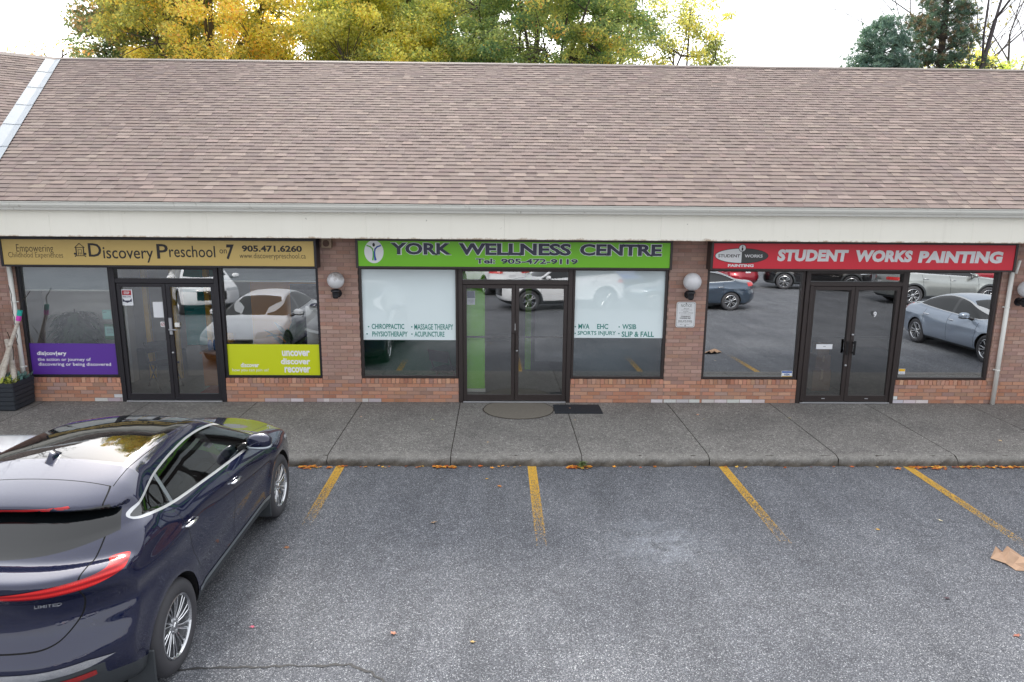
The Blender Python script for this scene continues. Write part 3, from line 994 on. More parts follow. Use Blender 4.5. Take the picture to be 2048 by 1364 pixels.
decal("window_panel", "purple vinyl panel with white definition text at the foot of a shop window", "window panel", -7.90, -6.425, 0.442, 1.0, M_purple, -0.006, "vinyl panels on the preschool windows",
      [("dis|cov|ery", -7.79, -7.295, 0.778, 0.865, 0.03), ("the action or journey of", -7.79, -6.90, 0.682, 0.752, 0.012), ("discovering or being discovered", -7.785, -6.57, 0.597, 0.67, 0.012)], M_vwhite)
decal("window_panel", "yellow-green vinyl panel with stacked white words at the foot of a shop window", "window panel", -4.61, -3.02, 0.442, 1.0, M_lime, -0.006, "vinyl panels on the preschool windows",
      [("uncover", -3.672, -3.20, 0.795, 0.892, 0.035), ("discover", -3.698, -3.20, 0.652, 0.762, 0.035), ("recover", -3.642, -3.20, 0.507, 0.607, 0.035),
       ("discover", -4.382, -4.07, 0.60, 0.678, 0.03), ("how you can join us!", -4.53, -3.915, 0.512, 0.578, 0.0)], M_vwhite)
def film_mat():
    m, n, b = newmat("frosted_film")
    v = coords(n)
    n.links.new(mixrgb(n, noise(n, 0.8, 3, 0.5, v), srgb(228, 244, 247), srgb(236, 248, 250)), b.inputs['Base Color'])
    b.inputs['Roughness'].default_value = 0.02
    b.inputs['IOR'].default_value = 2.1
    return m
M_film = film_mat()
M_tealink = P("teal_vinyl_letters", srgb(20, 128, 118), 0.5)
decal("window_film", "white frosted film listing chiropractic, massage and acupuncture over a dark green lower pane", "window film", -2.285, -0.69, 1.085, 2.31, M_film, -0.005, "frosted films in the wellness windows",
      [("·", -2.20, -2.175, 1.30, 1.325, 0.06), ("CHIROPPACTIC", -2.135, -1.585, 1.272, 1.362, 0.02), ("·", -1.47, -1.445, 1.30, 1.325, 0.06), ("MASSAGE THERAPY", -1.415, -0.755, 1.264, 1.362, 0.015),
       ("·", -2.23, -2.205, 1.175, 1.20, 0.06), ("PHYSIOTHERAPY", -2.13, -1.53, 1.142, 1.232, 0.02), ("·", -1.47, -1.445, 1.175, 1.20, 0.06), ("ACUPUNCTURE", -1.415, -0.905, 1.142, 1.232, 0.02)], M_tealink)
decal("window_film", "white frosted film listing sports injury and slip and fall over a blue-grey lower pane", "window film", 1.285, 2.835, 1.135, 2.31, M_film, -0.005, "frosted films in the wellness windows",
      [("·", 1.31, 1.335, 1.315, 1.34, 0.06), ("MVA", 1.375, 1.565, 1.29, 1.378, 0.02), ("EHC", 1.695, 1.885, 1.29, 1.378, 0.02), ("·", 2.06, 2.085, 1.315, 1.34, 0.06), ("WSIB", 2.125, 2.365, 1.288, 1.376, 0.02),
       ("·", 1.31, 1.335, 1.20, 1.225, 0.06), ("SPORTS INJURY", 1.365, 2.02, 1.165, 1.255, 0.015), ("·", 2.06, 2.085, 1.20, 1.225, 0.06), ("SLIP & FALL", 2.12, 2.675, 1.155, 1.25, 0.02)], M_tealink)
M_sheet = P("notice_paper", srgb(226, 228, 232), 0.7, var=0.03)
M_mint = P("mint_paper", srgb(168, 214, 208), 0.7, var=0.03)
M_dkgreen = P("green_print", srgb(26, 104, 62), 0.6)
M_redp = P("red_print", srgb(176, 44, 56), 0.6)
M_grey_ink = P("grey_print", srgb(112, 116, 126), 0.6)
def lines(mb, x0, x1, zs, h, y):
    for z in zs:
        e = random.uniform(0.0, 0.25) * (x1 - x0)
        mb.quad((x0 + e / 2, y(z), z), (x1 - e / 2, y(z), z), (x1 - e / 2, y(z + h), z + h), (x0 + e / 2, y(z + h), z + h))
t = decal("door_notice", "white notice with a red and blue stop sign print on a preschool door", "notice", -6.275, -6.085, 1.655, 1.925, M_sheet, -0.030)
mb = MB(); yq = lambda z: gy(z) - 0.0318
mb.add([(-6.255, yq(1.83), 1.83), (-6.105, yq(1.83), 1.83), (-6.105, yq(1.91), 1.91), (-6.255, yq(1.91), 1.91)], [(0, 1, 2, 3)])
mb.build("red_band", M_redp, t)
mb = MB(); text(mb, "STOP", -6.225, -6.135, 1.845, 1.89, 0, 0.03, fn=lambda x, y, z: (x, gy(z) - 0.033, z)); mb.build("lettering", M_paperw, t)
mb = MB(); text(mb, "MASK ZONE", -6.245, -6.115, 1.79, 1.82, 0, 0.0, fn=lambda x, y, z: (x, gy(z) - 0.033, z))
mb.add([(-6.255, yq(1.72), 1.72), (-6.23, yq(1.72), 1.72), (-6.18, yq(1.70), 1.70), (-6.13, yq(1.72), 1.72), (-6.105, yq(1.72), 1.72), (-6.105, yq(1.775), 1.775), (-6.14, yq(1.74), 1.74), (-6.22, yq(1.74), 1.74), (-6.255, yq(1.775), 1.775)],
       [(0, 1, 7, 8), (1, 2, 7), (2, 6, 7), (2, 3, 6), (3, 4, 5, 6)])
mb.build("blue_print", M_navy_ink, t)
decal("door_notice", "blank white sheet taped beside the silver lock of a preschool door", "notice", -5.765, -5.59, 1.455, 1.72, M_sheet, -0.030)
t = decal("door_sticker", "small white sticker with a red no-smoking ring on a preschool door", "sticker", -5.665, -5.588, 1.295, 1.385, M_paperw, -0.031)
mb = MB(); ring(mb, -5.626, 1.34, 0.028, 0.030, 0.006, gy(1.34) - 0.0335, 24); line(mb, [(-5.645, 1.322), (-5.607, 1.358)], 0.006, gy(1.34) - 0.0335)
mb.build("ring", M_redp, t)
t = decal("window_notice", "pale mint paper square stuck high inside a preschool window", "notice", -6.635, -6.485, 1.415, 1.575, M_mint, 0.006)
mb = MB(); lines(mb, -6.62, -6.56, [1.53], 0.01, lambda z: gy(z) + 0.004); mb.build("print", M_grey_ink, t)
t = decal("window_notice", "green edged white certificate stuck low inside a preschool window", "notice", -6.63, -6.45, 1.065, 1.335, M_dkgreen, 0.006)
mb = MB(); mb.add([(-6.62, gy(1.13) + .0045, 1.13), (-6.455, gy(1.13) + .0045, 1.13), (-6.455, gy(1.29) + .0045, 1.29), (-6.62, gy(1.29) + .0045, 1.29)], [(0, 1, 2, 3)]); mb.build("card", M_mint, t)
mb = MB(); lines(mb, -6.60, -6.48, [1.26, 1.235, 1.21, 1.18], 0.008, lambda z: gy(z) + 0.003); mb.build("print", M_grey_ink, t)
t = decal("window_sticker", "blue and gold card payment sticker in a dark window corner", "sticker", 4.935, 5.12, 0.445, 0.565, M_sheet, -0.004)
mb = MB(); mb.quad((4.94, gy(.53) - .0055, .532), (5.115, gy(.53) - .0055, .532), (5.115, gy(.56) - .0055, .56), (4.94, gy(.56) - .0055, .56)); mb.build("blue_band", P("sticker_blue", srgb(28, 86, 168), 0.5), t)
mb = MB(); mb.quad((4.94, gy(.45) - .0055, .45), (5.115, gy(.45) - .0055, .45), (5.115, gy(.47) - .0055, .476), (4.94, gy(.47) - .0055, .476)); mb.build("gold_band", P("sticker_gold", srgb(196, 158, 60), 0.5), t)
mb = MB(); text(mb, "VISA", 4.98, 5.075, 0.485, 0.523, gy(.5) - .0058, 0.03, 0.2); mb.build("lettering", P("sticker_navy", srgb(26, 84, 150), 0.5), t)
t = decal("window_sticker", "small yellow and white sticker in a window corner near the downspout", "sticker", 6.985, 7.10, 0.515, 0.61, M_sheet, -0.004)
mb = MB(); mb.quad((6.988, gy(.565) - .0055, .565), (7.097, gy(.565) - .0055, .565), (7.097, gy(.6) - .0055, .608), (6.988, gy(.6) - .0055, .608)); mb.build("yellow_band", P("sticker_yellow", srgb(236, 184, 40), 0.5), t)
mb = MB(); line(mb, [(7.01, .535), (7.075, .535)], 0.008, gy(.53) - .0055); mb.build("print", M_grey_ink, t)
mb = MB(); text(mb, "9", 6.405, 6.46, 1.528, 1.622, 0.012, 0.02)
tag(mb.build("door_number", M_vwhite), "white number nine on a brown glass door", "door number")
t = decal("mail_slot_card", "small white card stuck low on a brown glass door", "card", 5.49, 5.77, 0.96, 1.045, M_sheet, -0.024)
mb = MB(); line(mb, [(5.61, 1.005), (5.65, 1.005)], 0.008, gy(1.0) - 0.0265); mb.build("print", M_grey_ink, t)
t = decal("door_sticker", "narrow white strip sticker on the meeting stiles of the wellness doors", "sticker", 0.288, 0.325, 1.27, 1.385, M_paperw, -0.053)
mb = MB(); line(mb, [(0.306, 1.29), (0.306, 1.365)], 0.010, gy(1.33) - 0.055); mb.build("print", M_grey_ink, t)
t = decal("door_notice", "grey and white poster inside the wellness door against the green partition", "notice", -0.52, -0.385, 1.70, 1.93, M_sheet, -0.015)
mb = MB(); mb.quad((-0.515, gy(1.80) - .0175, 1.81), (-0.39, gy(1.80) - .0175, 1.81), (-0.39, gy(1.92) - .0175, 1.925), (-0.515, gy(1.92) - .0175, 1.925)); mb.build("picture", M_grey_ink, t)
mb = MB(); lines(mb, -0.51, -0.40, [1.775, 1.755, 1.725], 0.006, lambda z: gy(z) - .0172); mb.build("print", M_navy_ink, t)

# roller blinds behind the preschool windows
M_blind = P("grey_blind", srgb(148, 158, 162), 0.7, var=0.05, scale=3)
for (a, b, zb, lab) in ((-7.90, -6.44, 1.885, "long grey roller blind above the purple panel"), (-4.60, -3.02, 2.055, "short grey roller blind above the yellow-green panel")):
    t = thing("roller_blind", lab, "blind", ((a + b) / 2, 0.12, zb), 0, "roller blinds in the preschool windows")
    mb = MB(); mb.box(a, b, 0.118, 0.121, zb + .02, 2.34); mb.build("fabric", M_blind, t)
    mb = MB(); mb.bbox(a, b, 0.110, 0.128, zb, zb + 0.022, 0.004); mb.build("bottom_bar", M_white, t)

# ------------------------------------------------------------------ wall lamps, speaker, notice plate
def globe_mat(name, dirty):
    m, n, b = newmat(name)
    v = coords(n, True)
    f = noise(n, 5.0, 5, 0.65, v)
    sx = N(n, "ShaderNodeSeparateXYZ"); n.links.new(v, sx.inputs[0])
    c = mixrgb(n, f, srgb(204, 204, 208), srgb(222, 222, 225))
    if dirty:
        k = math_(n, 'MULTIPLY_ADD', sx.outputs[2], 3.6, 0.12)
        k = math_(n, 'ADD', k, math_(n, 'MULTIPLY_ADD', noise(n, 7, 6, 0.8, v), 1.6, -0.8))
        c = mixrgb(n, math_(n, 'MULTIPLY', ramp(n, k, [(0.15, 0.0), (0.55, 1.0)]), 0.8), c, srgb(92, 78, 66))
    n.links.new(c, b.inputs['Base Color'])
    b.inputs['Roughness'].default_value = 0.3
    b.inputs['Subsurface Weight'].default_value = 0.0
    return m
M_globe = globe_mat("opal_globe", False)
M_globed = globe_mat("stained_opal_globe", True)
M_cast = P("black_cast_metal", srgb(26, 26, 32), 0.45, var=0.15, scale=20)
def wall_lamp(x, z, label, gm, gr=0.148):
    t = thing("wall_lamp", label, "wall lamp", (x, -0.005, z - 0.28), 0, "globe lamps on the brick piers")
    mb = MB(); prof_ = [(gr * math.sin(a), -gr * math.cos(a)) for a in np.linspace(0.32, math.pi, 18)]
    mb.lathe(prof_, (0, 0, 0), 'Z', 28)
    me = mb.build("globe", gm, t, smooth=True)
    # put the globe's own origin at its centre
    me.matrix_parent_inverse = Matrix.Identity(4)
    me.location = (0.012, -0.165, 0.28)
    mb = MB()
    mb.lathe([(0.055, -0.15), (0.072, -0.165), (0.075, -0.185), (0.058, -0.195), (0.052, -0.24), (0.052, -0.275), (0.035, -0.30), (0.0, -0.305)], (0.012 * 0 + x, -0.17, z), 'Z', 20)
    mb.bbox(x - 0.045, x + 0.045, -0.13, -0.025, z - 0.27, z - 0.195, 0.012)
    mb.lathe([(0.0, -0.03), (0.068, -0.028), (0.07, -0.004), (0.0, 0.0)], (x, 0, z - 0.235), 'Y', 20)
    mb.build("bracket", M_cast, t, smooth=False)
    return t
wall_lamp(-2.668, 2.125, "round globe lamp with brown stains on the pier beside the gold sign", M_globed, 0.138)
wall_lamp(3.205, 2.135, "clean white globe lamp above the notice plate on a brick pier", M_globe)
wall_lamp(8.86, 2.045, "white globe lamp cut by the picture edge beyond the downspout", M_globe)
t = thing("wall_speaker", "small beige speaker box under the eave beside the gold sign", "speaker", (-2.80, -0.06, 2.64))
mb = MB(); mb.bbox(-2.885, -2.715, -0.12, -0.004, 2.64, 2.80, 0.012); mb.build("case", P("beige_plastic", srgb(148, 128, 108), 0.6), t)
mb = MB(); mb.lathe([(0.0, -0.124), (0.05, -0.126), (0.056, -0.119)], (-2.80, 0, 2.72), 'Y', 20); mb.build("cone", P("brown_cone", srgb(84, 62, 52), 0.7), t)

t = thing("notice_plate", "white metal towing notice with black text on a brick pier", "notice plate", (3.18, -0.01, 1.34))
def rrect(x0, x1, z0, z1, r, n=6):
    p = []
    for cx, cz, a in ((x1 - r, z0 + r, -90), (x1 - r, z1 - r, 0), (x0 + r, z1 - r, 90), (x0 + r, z0 + r, 180)):
        for k in range(n + 1):
            p.append((cx + r * math.cos(R(a + 90 * k / n)), cz + r * math.sin(R(a + 90 * k / n))))
    return p
mb = MB(); mb.prism(rrect(3.02, 3.345, 1.34, 1.775, 0.035), -0.012, -0.006); mb.build("plate", M_paperw, t)
mb = MB()
oa, ob = rrect(3.032, 3.333, 1.352, 1.763, 0.028), rrect(3.036, 3.329, 1.356, 1.759, 0.026)
mb.add([(x, -0.0125, z) for x, z in oa] + [(x, -0.0125, z) for x, z in ob], [(k, (k + 1) % len(oa), (k + 1) % len(oa) + len(oa), k + len(oa)) for k in range(len(oa))])
Y_ = -0.0128
text(mb, "NOTICE", 3.095, 3.275, 1.692, 1.735, Y_, -0.005)
text(mb, "VEHICLES", 3.14, 3.235, 1.653, 1.667, Y_); text(mb, "ARE SUBJECT TO", 3.10, 3.285, 1.629, 1.643, Y_)
text(mb, "PARKING", 3.14, 3.225, 1.605, 1.619, Y_); text(mb, "AT OWNER'S EXPENSE", 3.065, 3.305, 1.580, 1.594, Y_)
text(mb, "VEHICLES TOWED BY", 3.09, 3.275, 1.546, 1.557, Y_)
text(mb, "CARDINAL", 3.10, 3.27, 1.513, 1.533, Y_, 0.04); text(mb, "TOWING INC.", 3.08, 3.28, 1.485, 1.505, Y_, 0.04)
text(mb, "905-479-9494", 3.06, 3.295, 1.438, 1.457, Y_, 0.04)
text(mb, "24 HOURS 7 DAYS A WEEK", 3.055, 3.305, 1.415, 1.426, Y_); text(mb, "BY LAW", 3.10, 3.25, 1.384, 1.394, Y_)
mb.build("lettering", M_ink, t)
for z in (1.752, 1.366):
    mb = MB(); mb.lathe([(0.0, -0.017), (0.008, -0.016), (0.010, -0.012)], (3.182, 0, z), 'Y', 10); mb.build("bolt", M_cast, t)

# ------------------------------------------------------------------ things seen through the glass
M_wood = P("honey_wood", srgb(176, 110, 50), 0.5, var=0.2, scale=5)
t = thing("desk", "honey wood reception desk behind the preschool door", "desk", (-5.0, 1.25, 0.013))
mb = MB(); mb.bbox(-5.45, -4.55, 0.95, 1.55, 0.62, 0.66, 0.006); mb.build("desk_top", M_wood, t)
mb = MB(); mb.bbox(-5.42, -4.58, 0.98, 1.01, 0.013, 0.62, 0.004); mb.build("front_panel", M_wood, t)
for xx in (-5.42, -4.61):
    mb = MB(); mb.bbox(xx, xx + 0.03, 1.012, 1.52, 0.013, 0.62, 0.004); mb.build("side_panel", M_wood, t)
t = thing("water_bottle_stack", "stack of blue topped bottles on the preschool desk", "bottles", (-5.25, 1.15, 0.66))
for k in range(3):
    mb = MB(); mb.lathe([(0.0, 0), (0.04, 0.0), (0.042, 0.12), (0.03, 0.16), (0.016, 0.19), (0.0, 0.19)], (-5.33 + 0.09 * k, 1.15, 0.661), 'Z', 14); mb.build("bottle", P("bottle_blue", srgb(60, 120, 190), 0.2), t, smooth=True)
t = thing("table_lamp", "small table lamp with an orange shade on the preschool desk", "lamp", (-4.98, 1.2, 0.66))
mb = MB(); mb.lathe([(0.0, 0.0), (0.06, 0.0), (0.06, 0.015), (0.012, 0.03), (0.012, 0.16)], (-4.98, 1.2, 0.661), 'Z', 16); mb.build("stand", M_bronze, t)
mb = MB(); mb.lathe([(0.085, 0.14), (0.07, 0.30)], (-4.98, 1.2, 0.661), 'Z', 20); mb.build("lamp_shade", P("orange_shade", srgb(232, 176, 84), 0.7), t)
def folding_chair(x, y, rz, label, mt):
    t = thing("folding_chair", label, "chair", (x, y, 0.013), rz)
    q = lambda mb, n_: mb.build(n_, mt, t)
    def lo(mb, nm):
        o = mb.build(nm, mt, t); o.matrix_parent_inverse = Matrix.Identity(4); return o
    mb = MB(); mb.bbox(-0.2, 0.2, -0.2, 0.2, 0.43, 0.46, 0.01); lo(mb, "seat")
    mb = MB(); mb.bbox(-0.2, 0.2, 0.20, 0.23, 0.62, 0.82, 0.01); lo(mb, "backrest")
    for s in (-0.21, 0.21):
        mb = MB(); mb.tube([(s, -0.24, 0), (s, 0.08, 0.46), (s, 0.23, 0.82)], 0.012, 8); lo(mb, "leg")
        mb = MB(); mb.tube([(s * .93, 0.24, 0), (s * .93, -0.12, 0.45)], 0.012, 8); lo(mb, "leg")
folding_chair(-6.12, 0.95, 0.9, "dark folding chair just inside the preschool door", M_cast)
folding_chair(-0.93, 0.55, 2.6, "black chair behind the dark green lower pane", M_cast)
M_card = P("cardboard", srgb(150, 118, 88), 0.85, var=0.12, scale=9)
for k, (x, y, z, a, b, h, lab) in enumerate(((5.98, 0.9, 0.013, 0.34, 0.3, 0.40, "lowest cardboard carton behind the brown doors"), (6.0, 0.92, 0.414, 0.28, 0.26, 0.26, "second carton standing on the lowest carton"), (6.0, 0.93, 0.675, 0.22, 0.22, 0.20, "topmost small carton of the stack behind the brown doors"))):
    mb = MB(); mb.bbox(x - a / 2, x + a / 2, y - b / 2, y + b / 2, z, z + h, 0.006)
    mb.cur = 1; mb.box(x - 0.02, x + 0.02, y - b / 2 - .001, y + b / 2 + .001, z + h * .55, z + h + .001)
    tag(mb.build("carton", [M_card, P("packing_tape", srgb(186, 160, 118), 0.4)]), lab, "carton", "cartons inside the painters' shop")

# leafy plants in the preschool windows
def leafmat(name, c, c2):
    m, n, b = newmat(name)
    a = N(n, "ShaderNodeAttribute", attribute_name="tone")
    n.links.new(a.outputs['Color'], b.inputs['Base Color'])
    b.inputs['Roughness'].default_value = 0.5
    return m
M_leaf = leafmat("house_plant_leaf", 0, 0)
def blade(mb, base, tip, wd, droop, t, seg=5):
    b_, e_ = Vector(base), Vector(tip)
    d = e_ - b_
    side = d.cross(Vector((0, 0, 1)))
    side = side.normalized() if side.length > 1e-5 else Vector((1, 0, 0))
    L, Rr = [], []
    for k in range(seg + 1):
        u = k / seg
        p = b_ + d * u + Vector((0, 0, -droop * u * u))
        h = wd * math.sin(math.pi * min(1, u * 0.92 + 0.06)) ** 0.8
        L.append(p - side * h); Rr.append(p + side * h)
    mb.tone = t
    mb.add(L + Rr, [(k, k + 1, k + 1 + seg + 1, k + seg + 1) for k in range(seg)])
t = thing("house_plant", "bushy dark green plant behind the glass above the purple panel", "plant", (-7.42, 0.62, 0.013))
mb = MB(); mb.lathe([(0.0, 0.0), (0.17, 0.0), (0.21, 0.42), (0.19, 0.42), (0.0, 0.40)], (-7.42, 0.62, 0.014), 'Z', 20); mb.build("pot", P("clay_pot", srgb(120, 84, 66), 0.8), t)
mb = MB()
for k in range(340):
    a = random.uniform(0, 6.28); r0_ = random.uniform(0, .3); z0_ = random.uniform(0.75, 1.45); r1_ = random.uniform(.12, .32)
    p = (-7.42 + r0_ * math.cos(a), 0.62 + r0_ * .8 * math.sin(a), z0_)
    g_ = random.uniform(.6, 1.5)
    blade(mb, p, (p[0] + r1_ * math.cos(a), p[1] + r1_ * math.sin(a) * .8, z0_ + random.uniform(-.15, .1)), random.uniform(.03, .065), random.uniform(.05, .2), (.035 * g_, .085 * g_, .035 * g_))
for k in range(26):
    a = random.uniform(0, 6.28)
    blade(mb, (-7.42, .62, 1.2), (-7.42 + .5 * math.cos(a), .62 + .4 * math.sin(a), 1.75 - .3 * random.random()), .012, .35, (.10, .085, .05))
mb.build("foliage", M_leaf, t)
mb = MB(); mb.tube([(-7.42, .62, .4), (-7.41, .62, .9), (-7.42, .62, 1.5)], [.03, .02, .01], 8); mb.build("stem", M_soil, t)
t = thing("house_plant", "broad variegated plant behind the glass above the yellow-green panel", "plant", (-3.65, 0.55, 0.013))
mb = MB(); mb.lathe([(0.0, 0.0), (0.15, 0.0), (0.19, 0.5), (0.17, 0.5), (0.0, 0.48)], (-3.65, 0.55, 0.014), 'Z', 20); mb.build("pot", bpy.data.materials["clay_pot"], t)
mb = MB()
for k in range(26):
    a = random.uniform(0, 6.28); L_ = random.uniform(.28, .5)
    g_ = random.uniform(.7, 1.4)
    c_ = (.10 * g_, .19 * g_, .09 * g_) if random.random() < .6 else (.03 * g_, .09 * g_, .04 * g_)
    z0_ = random.uniform(.6, 1.0)
    blade(mb, (-3.65, .55, z0_), (-3.65 + L_ * math.cos(a), .55 + L_ * .8 * math.sin(a), z0_ + random.uniform(.15, .5)), random.uniform(.05, .085), random.uniform(.05, .2), c_, 7)
mb.build("foliage", M_leaf, t)
mb = MB(); mb.tube([(-3.65, .55, .48), (-3.66, .55, 1.0)], [.025, .012], 8); mb.build("stem", M_soil, t)
mb = MB(); mb.bbox(-3.30, -3.06, 0.30, 0.33, 0.6, 1.62, 0.004)
tag(mb.build("white_board", M_rwhite), "tall white board leaning by the pier behind the glass", "board")
mb = MB()
mb.cur = 0; frame(mb, -5.95, -5.55, 1.95, 2.25, 0.04, 3.55, 3.598)
mb.cur = 1; mb.box(-5.915, -5.585, 3.585, 3.596, 1.985, 2.215)
tag(mb.build("framed_picture", [M_cast, M_grey_ink]), "black framed picture on the teal wall inside the preschool", "picture")

# ------------------------------------------------------------------ planter with birch logs in the corner
M_plank = P("charcoal_planks", srgb(44, 50, 58), 0.6, var=0.2, scale=10, bmp=0.3, bscale=30)
t = thing("planter", "charcoal slatted planter box in the corner beside the purple panel", "planter", (-8.10, -0.32, 0.0))
mb = MB()
for k in range(6):
    e = 0.035 * k / 5
    z0_ = 0.02 + k * 0.077
    mb.bbox(-8.36 - e, -7.84 + e, -0.58 - e, -0.56 - e, z0_, z0_ + 0.072, 0.005)
    mb.bbox(-7.86 + e, -7.84 + e, -0.56 - e, -0.07, z0_, z0_ + 0.072, 0.005)
    mb.bbox(-8.36 - e, -8.34 - e, -0.56 - e, -0.07, z0_, z0_ + 0.072, 0.005)
mb.box(-8.33, -7.87, -0.555, -0.09, 0.004, 0.44)
mb.build("box", M_plank, t)
mb = MB(); mb.box(-8.34, -7.86, -0.56, -0.10, 0.441, 0.455); mb.build("soil", M_soil, t)
t = thing("bedding_plant", "yellow-green and blue-green leafy plants filling the planter", "plant", (-8.1, -0.33, 0.456))
mb = MB()
for k in range(260):
    x, y = random.uniform(-8.36, -7.83), random.uniform(-0.60, -0.12)
    a = random.uniform(0, 6.28); h = random.uniform(.04, .14)
    yel = y < -0.42 + random.uniform(-.1, .1)
    g_ = random.uniform(.7, 1.4)
    blade(mb, (x, y, .455), (x + .07 * math.cos(a), y + .07 * math.sin(a), .455 + h), random.uniform(.012, .026), .02, (.32 * g_, .36 * g_, .05 * g_) if yel else (.12 * g_, .24 * g_, .22 * g_), 3)
mb.build("leaves", M_leaf, t)
def birch_mat():
    m, n, b = newmat("birch_bark")
    v = coords(n, True)
    mp = N(n, "ShaderNodeMapping"); mp.inputs['Scale'].default_value = (9, 9, 26)
    n.links.new(v, mp.inputs[0])
    f = noise(n, 1.0, 5, 0.75, mp.outputs[0])
    c = ramp(n, f, [(0.28, srgb(70, 60, 54)), (0.38, srgb(176, 166, 152)), (0.6, srgb(212, 205, 196)), (0.8, srgb(190, 178, 160))])
    n.links.new(c, b.inputs['Base Color']); b.inputs['Roughness'].default_value = 0.8
    bump(n, b, f, 0.4, 0.01)
    return m
M_birch = birch_mat()
M_teal_y = P("teal_yarn", srgb(48, 176, 166), 0.9, bmp=0.6, bscale=200)
M_pink_y = P("pink_yarn", srgb(214, 74, 184), 0.9, bmp=0.6, bscale=200)
M_red_y = P("red_yarn", srgb(150, 34, 48), 0.9, bmp=0.6, bscale=200)
M_blue_y = P("blue_yarn", srgb(36, 74, 120), 0.9, bmp=0.6, bscale=200)
GB = "birch logs standing in the planter"
def log(name, label, pts, rad, wraps=()):
    mb = MB(); mb.tube(pts, rad, 12)
    if not wraps:
        return tag(mb.build(name, M_birch, smooth=False), label, "log", GB)
    t = thing(name, label, "log", pts[0], 0, GB)
    mb.build("stick", M_birch, t)
    A, Bq = Vector(pts[-2]), Vector(pts[-1])
    rr = rad[-1] if hasattr(rad, '__len__') else rad
    for (u0_, u1_, mt) in wraps:
        mb = MB(); mb.tube([A.lerp(Bq, u0_), A.lerp(Bq, u1_)], rr + 0.012, 14); mb.build("yarn_wrap", mt, t, smooth=False)
    return t
log("birch_log", "long birch stick leaning with teal and pink yarn at its tip", [(-8.20, -.40, .44), (-7.95, -.33, 1.05), (-7.80, -.29, 1.42), (-7.752, -.27, 1.62)], [.032, .03, .027, .025], ((0.15, 0.55, M_pink_y), (0.55, 1.0, M_teal_y)))
log("birch_log", "straight pale birch log rising at the front of the planter", [(-8.07, -.50, .44), (-7.98, -.40, .85), (-7.90, -.34, 1.15)], [.04, .036, .03])
log("birch_log", "short cut birch stump at the planter's near corner", [(-7.90, -.42, .44), (-7.885, -.41, .68)], [.036, .035])
log("birch_log", "pale birch log leaning back against the downspout", [(-7.98, -.30, .44), (-8.04, -.22, .90), (-8.09, -.19, 1.12)], [.045, .042, .04])
log("birch_log", "tall birch stick at the picture edge with blue and red yarn", [(-8.22, -.30, .44), (-8.20, -.32, 1.2), (-8.185, -.32, 1.62)], [.04, .036, .034], ((0.30, 0.62, M_red_y), (0.62, 1.0, M_blue_y)))
mb = MB()
mb.tube([(-8.02, -.25, 1.25), (-7.93, -.30, 1.02), (-7.90, -.34, .95), (-7.93, -.33, .80)], .006, 6)
mb.tube([(-7.745, -.27, 1.62), (-7.74, -.25, 1.75), (-7.66, -.22, 1.83), (-7.60, -.2, 1.92)], .006, 6)
zz = [(-7.985 + random.uniform(-.02, .02), -.094, z) for z in np.linspace(1.0, 2.0, 14)]
mb.tube(zz, .005, 5)
tag(mb.build("dry_vine", M_soil), "thin dark dry vine creeping up the corner downspout", "vine")
# ------------------------------------------------------------------ cars
def catmull(pts, n=8, closed=True):
    p = np.array(pts, float)
    m = len(p)
    out = []
    for i in range(m if closed else m - 1):
        if closed:
            a, b, c, d = p[(i - 1) % m], p[i], p[(i + 1) % m], p[(i + 2) % m]
        else:
            a, b, c, d = p[max(i - 1, 0)], p[i], p[i + 1], p[min(i + 2, m - 1)]
        for k in range(n):
            t = k / n
            # centripetal-ish tension keeps corners tight
            m1, m2 = (c - a) * 0.42, (d - b) * 0.42
            L = np.linalg.norm(c - b)
            for mm in (m1, m2):
                l2 = np.linalg.norm(mm)
                if l2 > L:
                    mm *= L / l2
            h00, h10, h01, h11 = 2*t**3-3*t**2+1, t**3-2*t**2+t, -2*t**3+3*t**2, t**3-t**2
            out.append(h00 * b + h10 * m1 + h01 * c + h11 * m2)
    if not closed:
        out.append(p[-1])
    return np.array(out)

def sdpoly(X, Z, poly):
    """signed distance to a closed polygon, negative inside"""
    X, Z = np.asarray(X, float), np.asarray(Z, float)
    d = np.full(X.shape, 1e9)
    ins = np.zeros(X.shape, bool)
    n = len(poly)
    for i in range(n):
        ax, az = poly[i]; bx, bz = poly[(i + 1) % n]
        ex, ez = bx - ax, bz - az
        wx, wz = X - ax, Z - az
        t = np.clip((wx * ex + wz * ez) / (ex * ex + ez * ez + 1e-12), 0, 1)
        d = np.minimum(d, (wx - ex * t) ** 2 + (wz - ez * t) ** 2)
        if abs(ez) > 1e-12:
            c = ((az <= Z) & (bz > Z)) | ((bz <= Z) & (az > Z))
            ins ^= c & (X < ax + (Z - az) / ez * ex)
    d = np.sqrt(d)
    return np.where(ins, -d, d)

def sstep(a, b, x):
    t = np.clip((x - a) / (b - a), 0, 1)
    return t * t * (3 - 2 * t)

def pch(x, xs, ys):
    """smooth monotone-ish interpolation through sorted points"""
    xs, ys = np.array(xs, float), np.array(ys, float)
    h = np.diff(xs); dl = np.diff(ys) / h
    m = np.zeros(len(xs)); m[0], m[-1] = dl[0], dl[-1]
    for i in range(1, len(xs) - 1):
        m[i] = 0 if dl[i-1] * dl[i] <= 0 else 2 * dl[i-1] * dl[i] / (dl[i-1] + dl[i])
    x = np.clip(x, xs[0], xs[-1])
    i = np.clip(np.searchsorted(xs, x) - 1, 0, len(xs) - 2)
    t = (x - xs[i]) / h[i]
    return (2*t**3-3*t**2+1)*ys[i] + (t**3-2*t**2+t)*h[i]*m[i] + (-2*t**3+3*t**2)*ys[i+1] + (t**3-t**2)*h[i]*m[i+1]

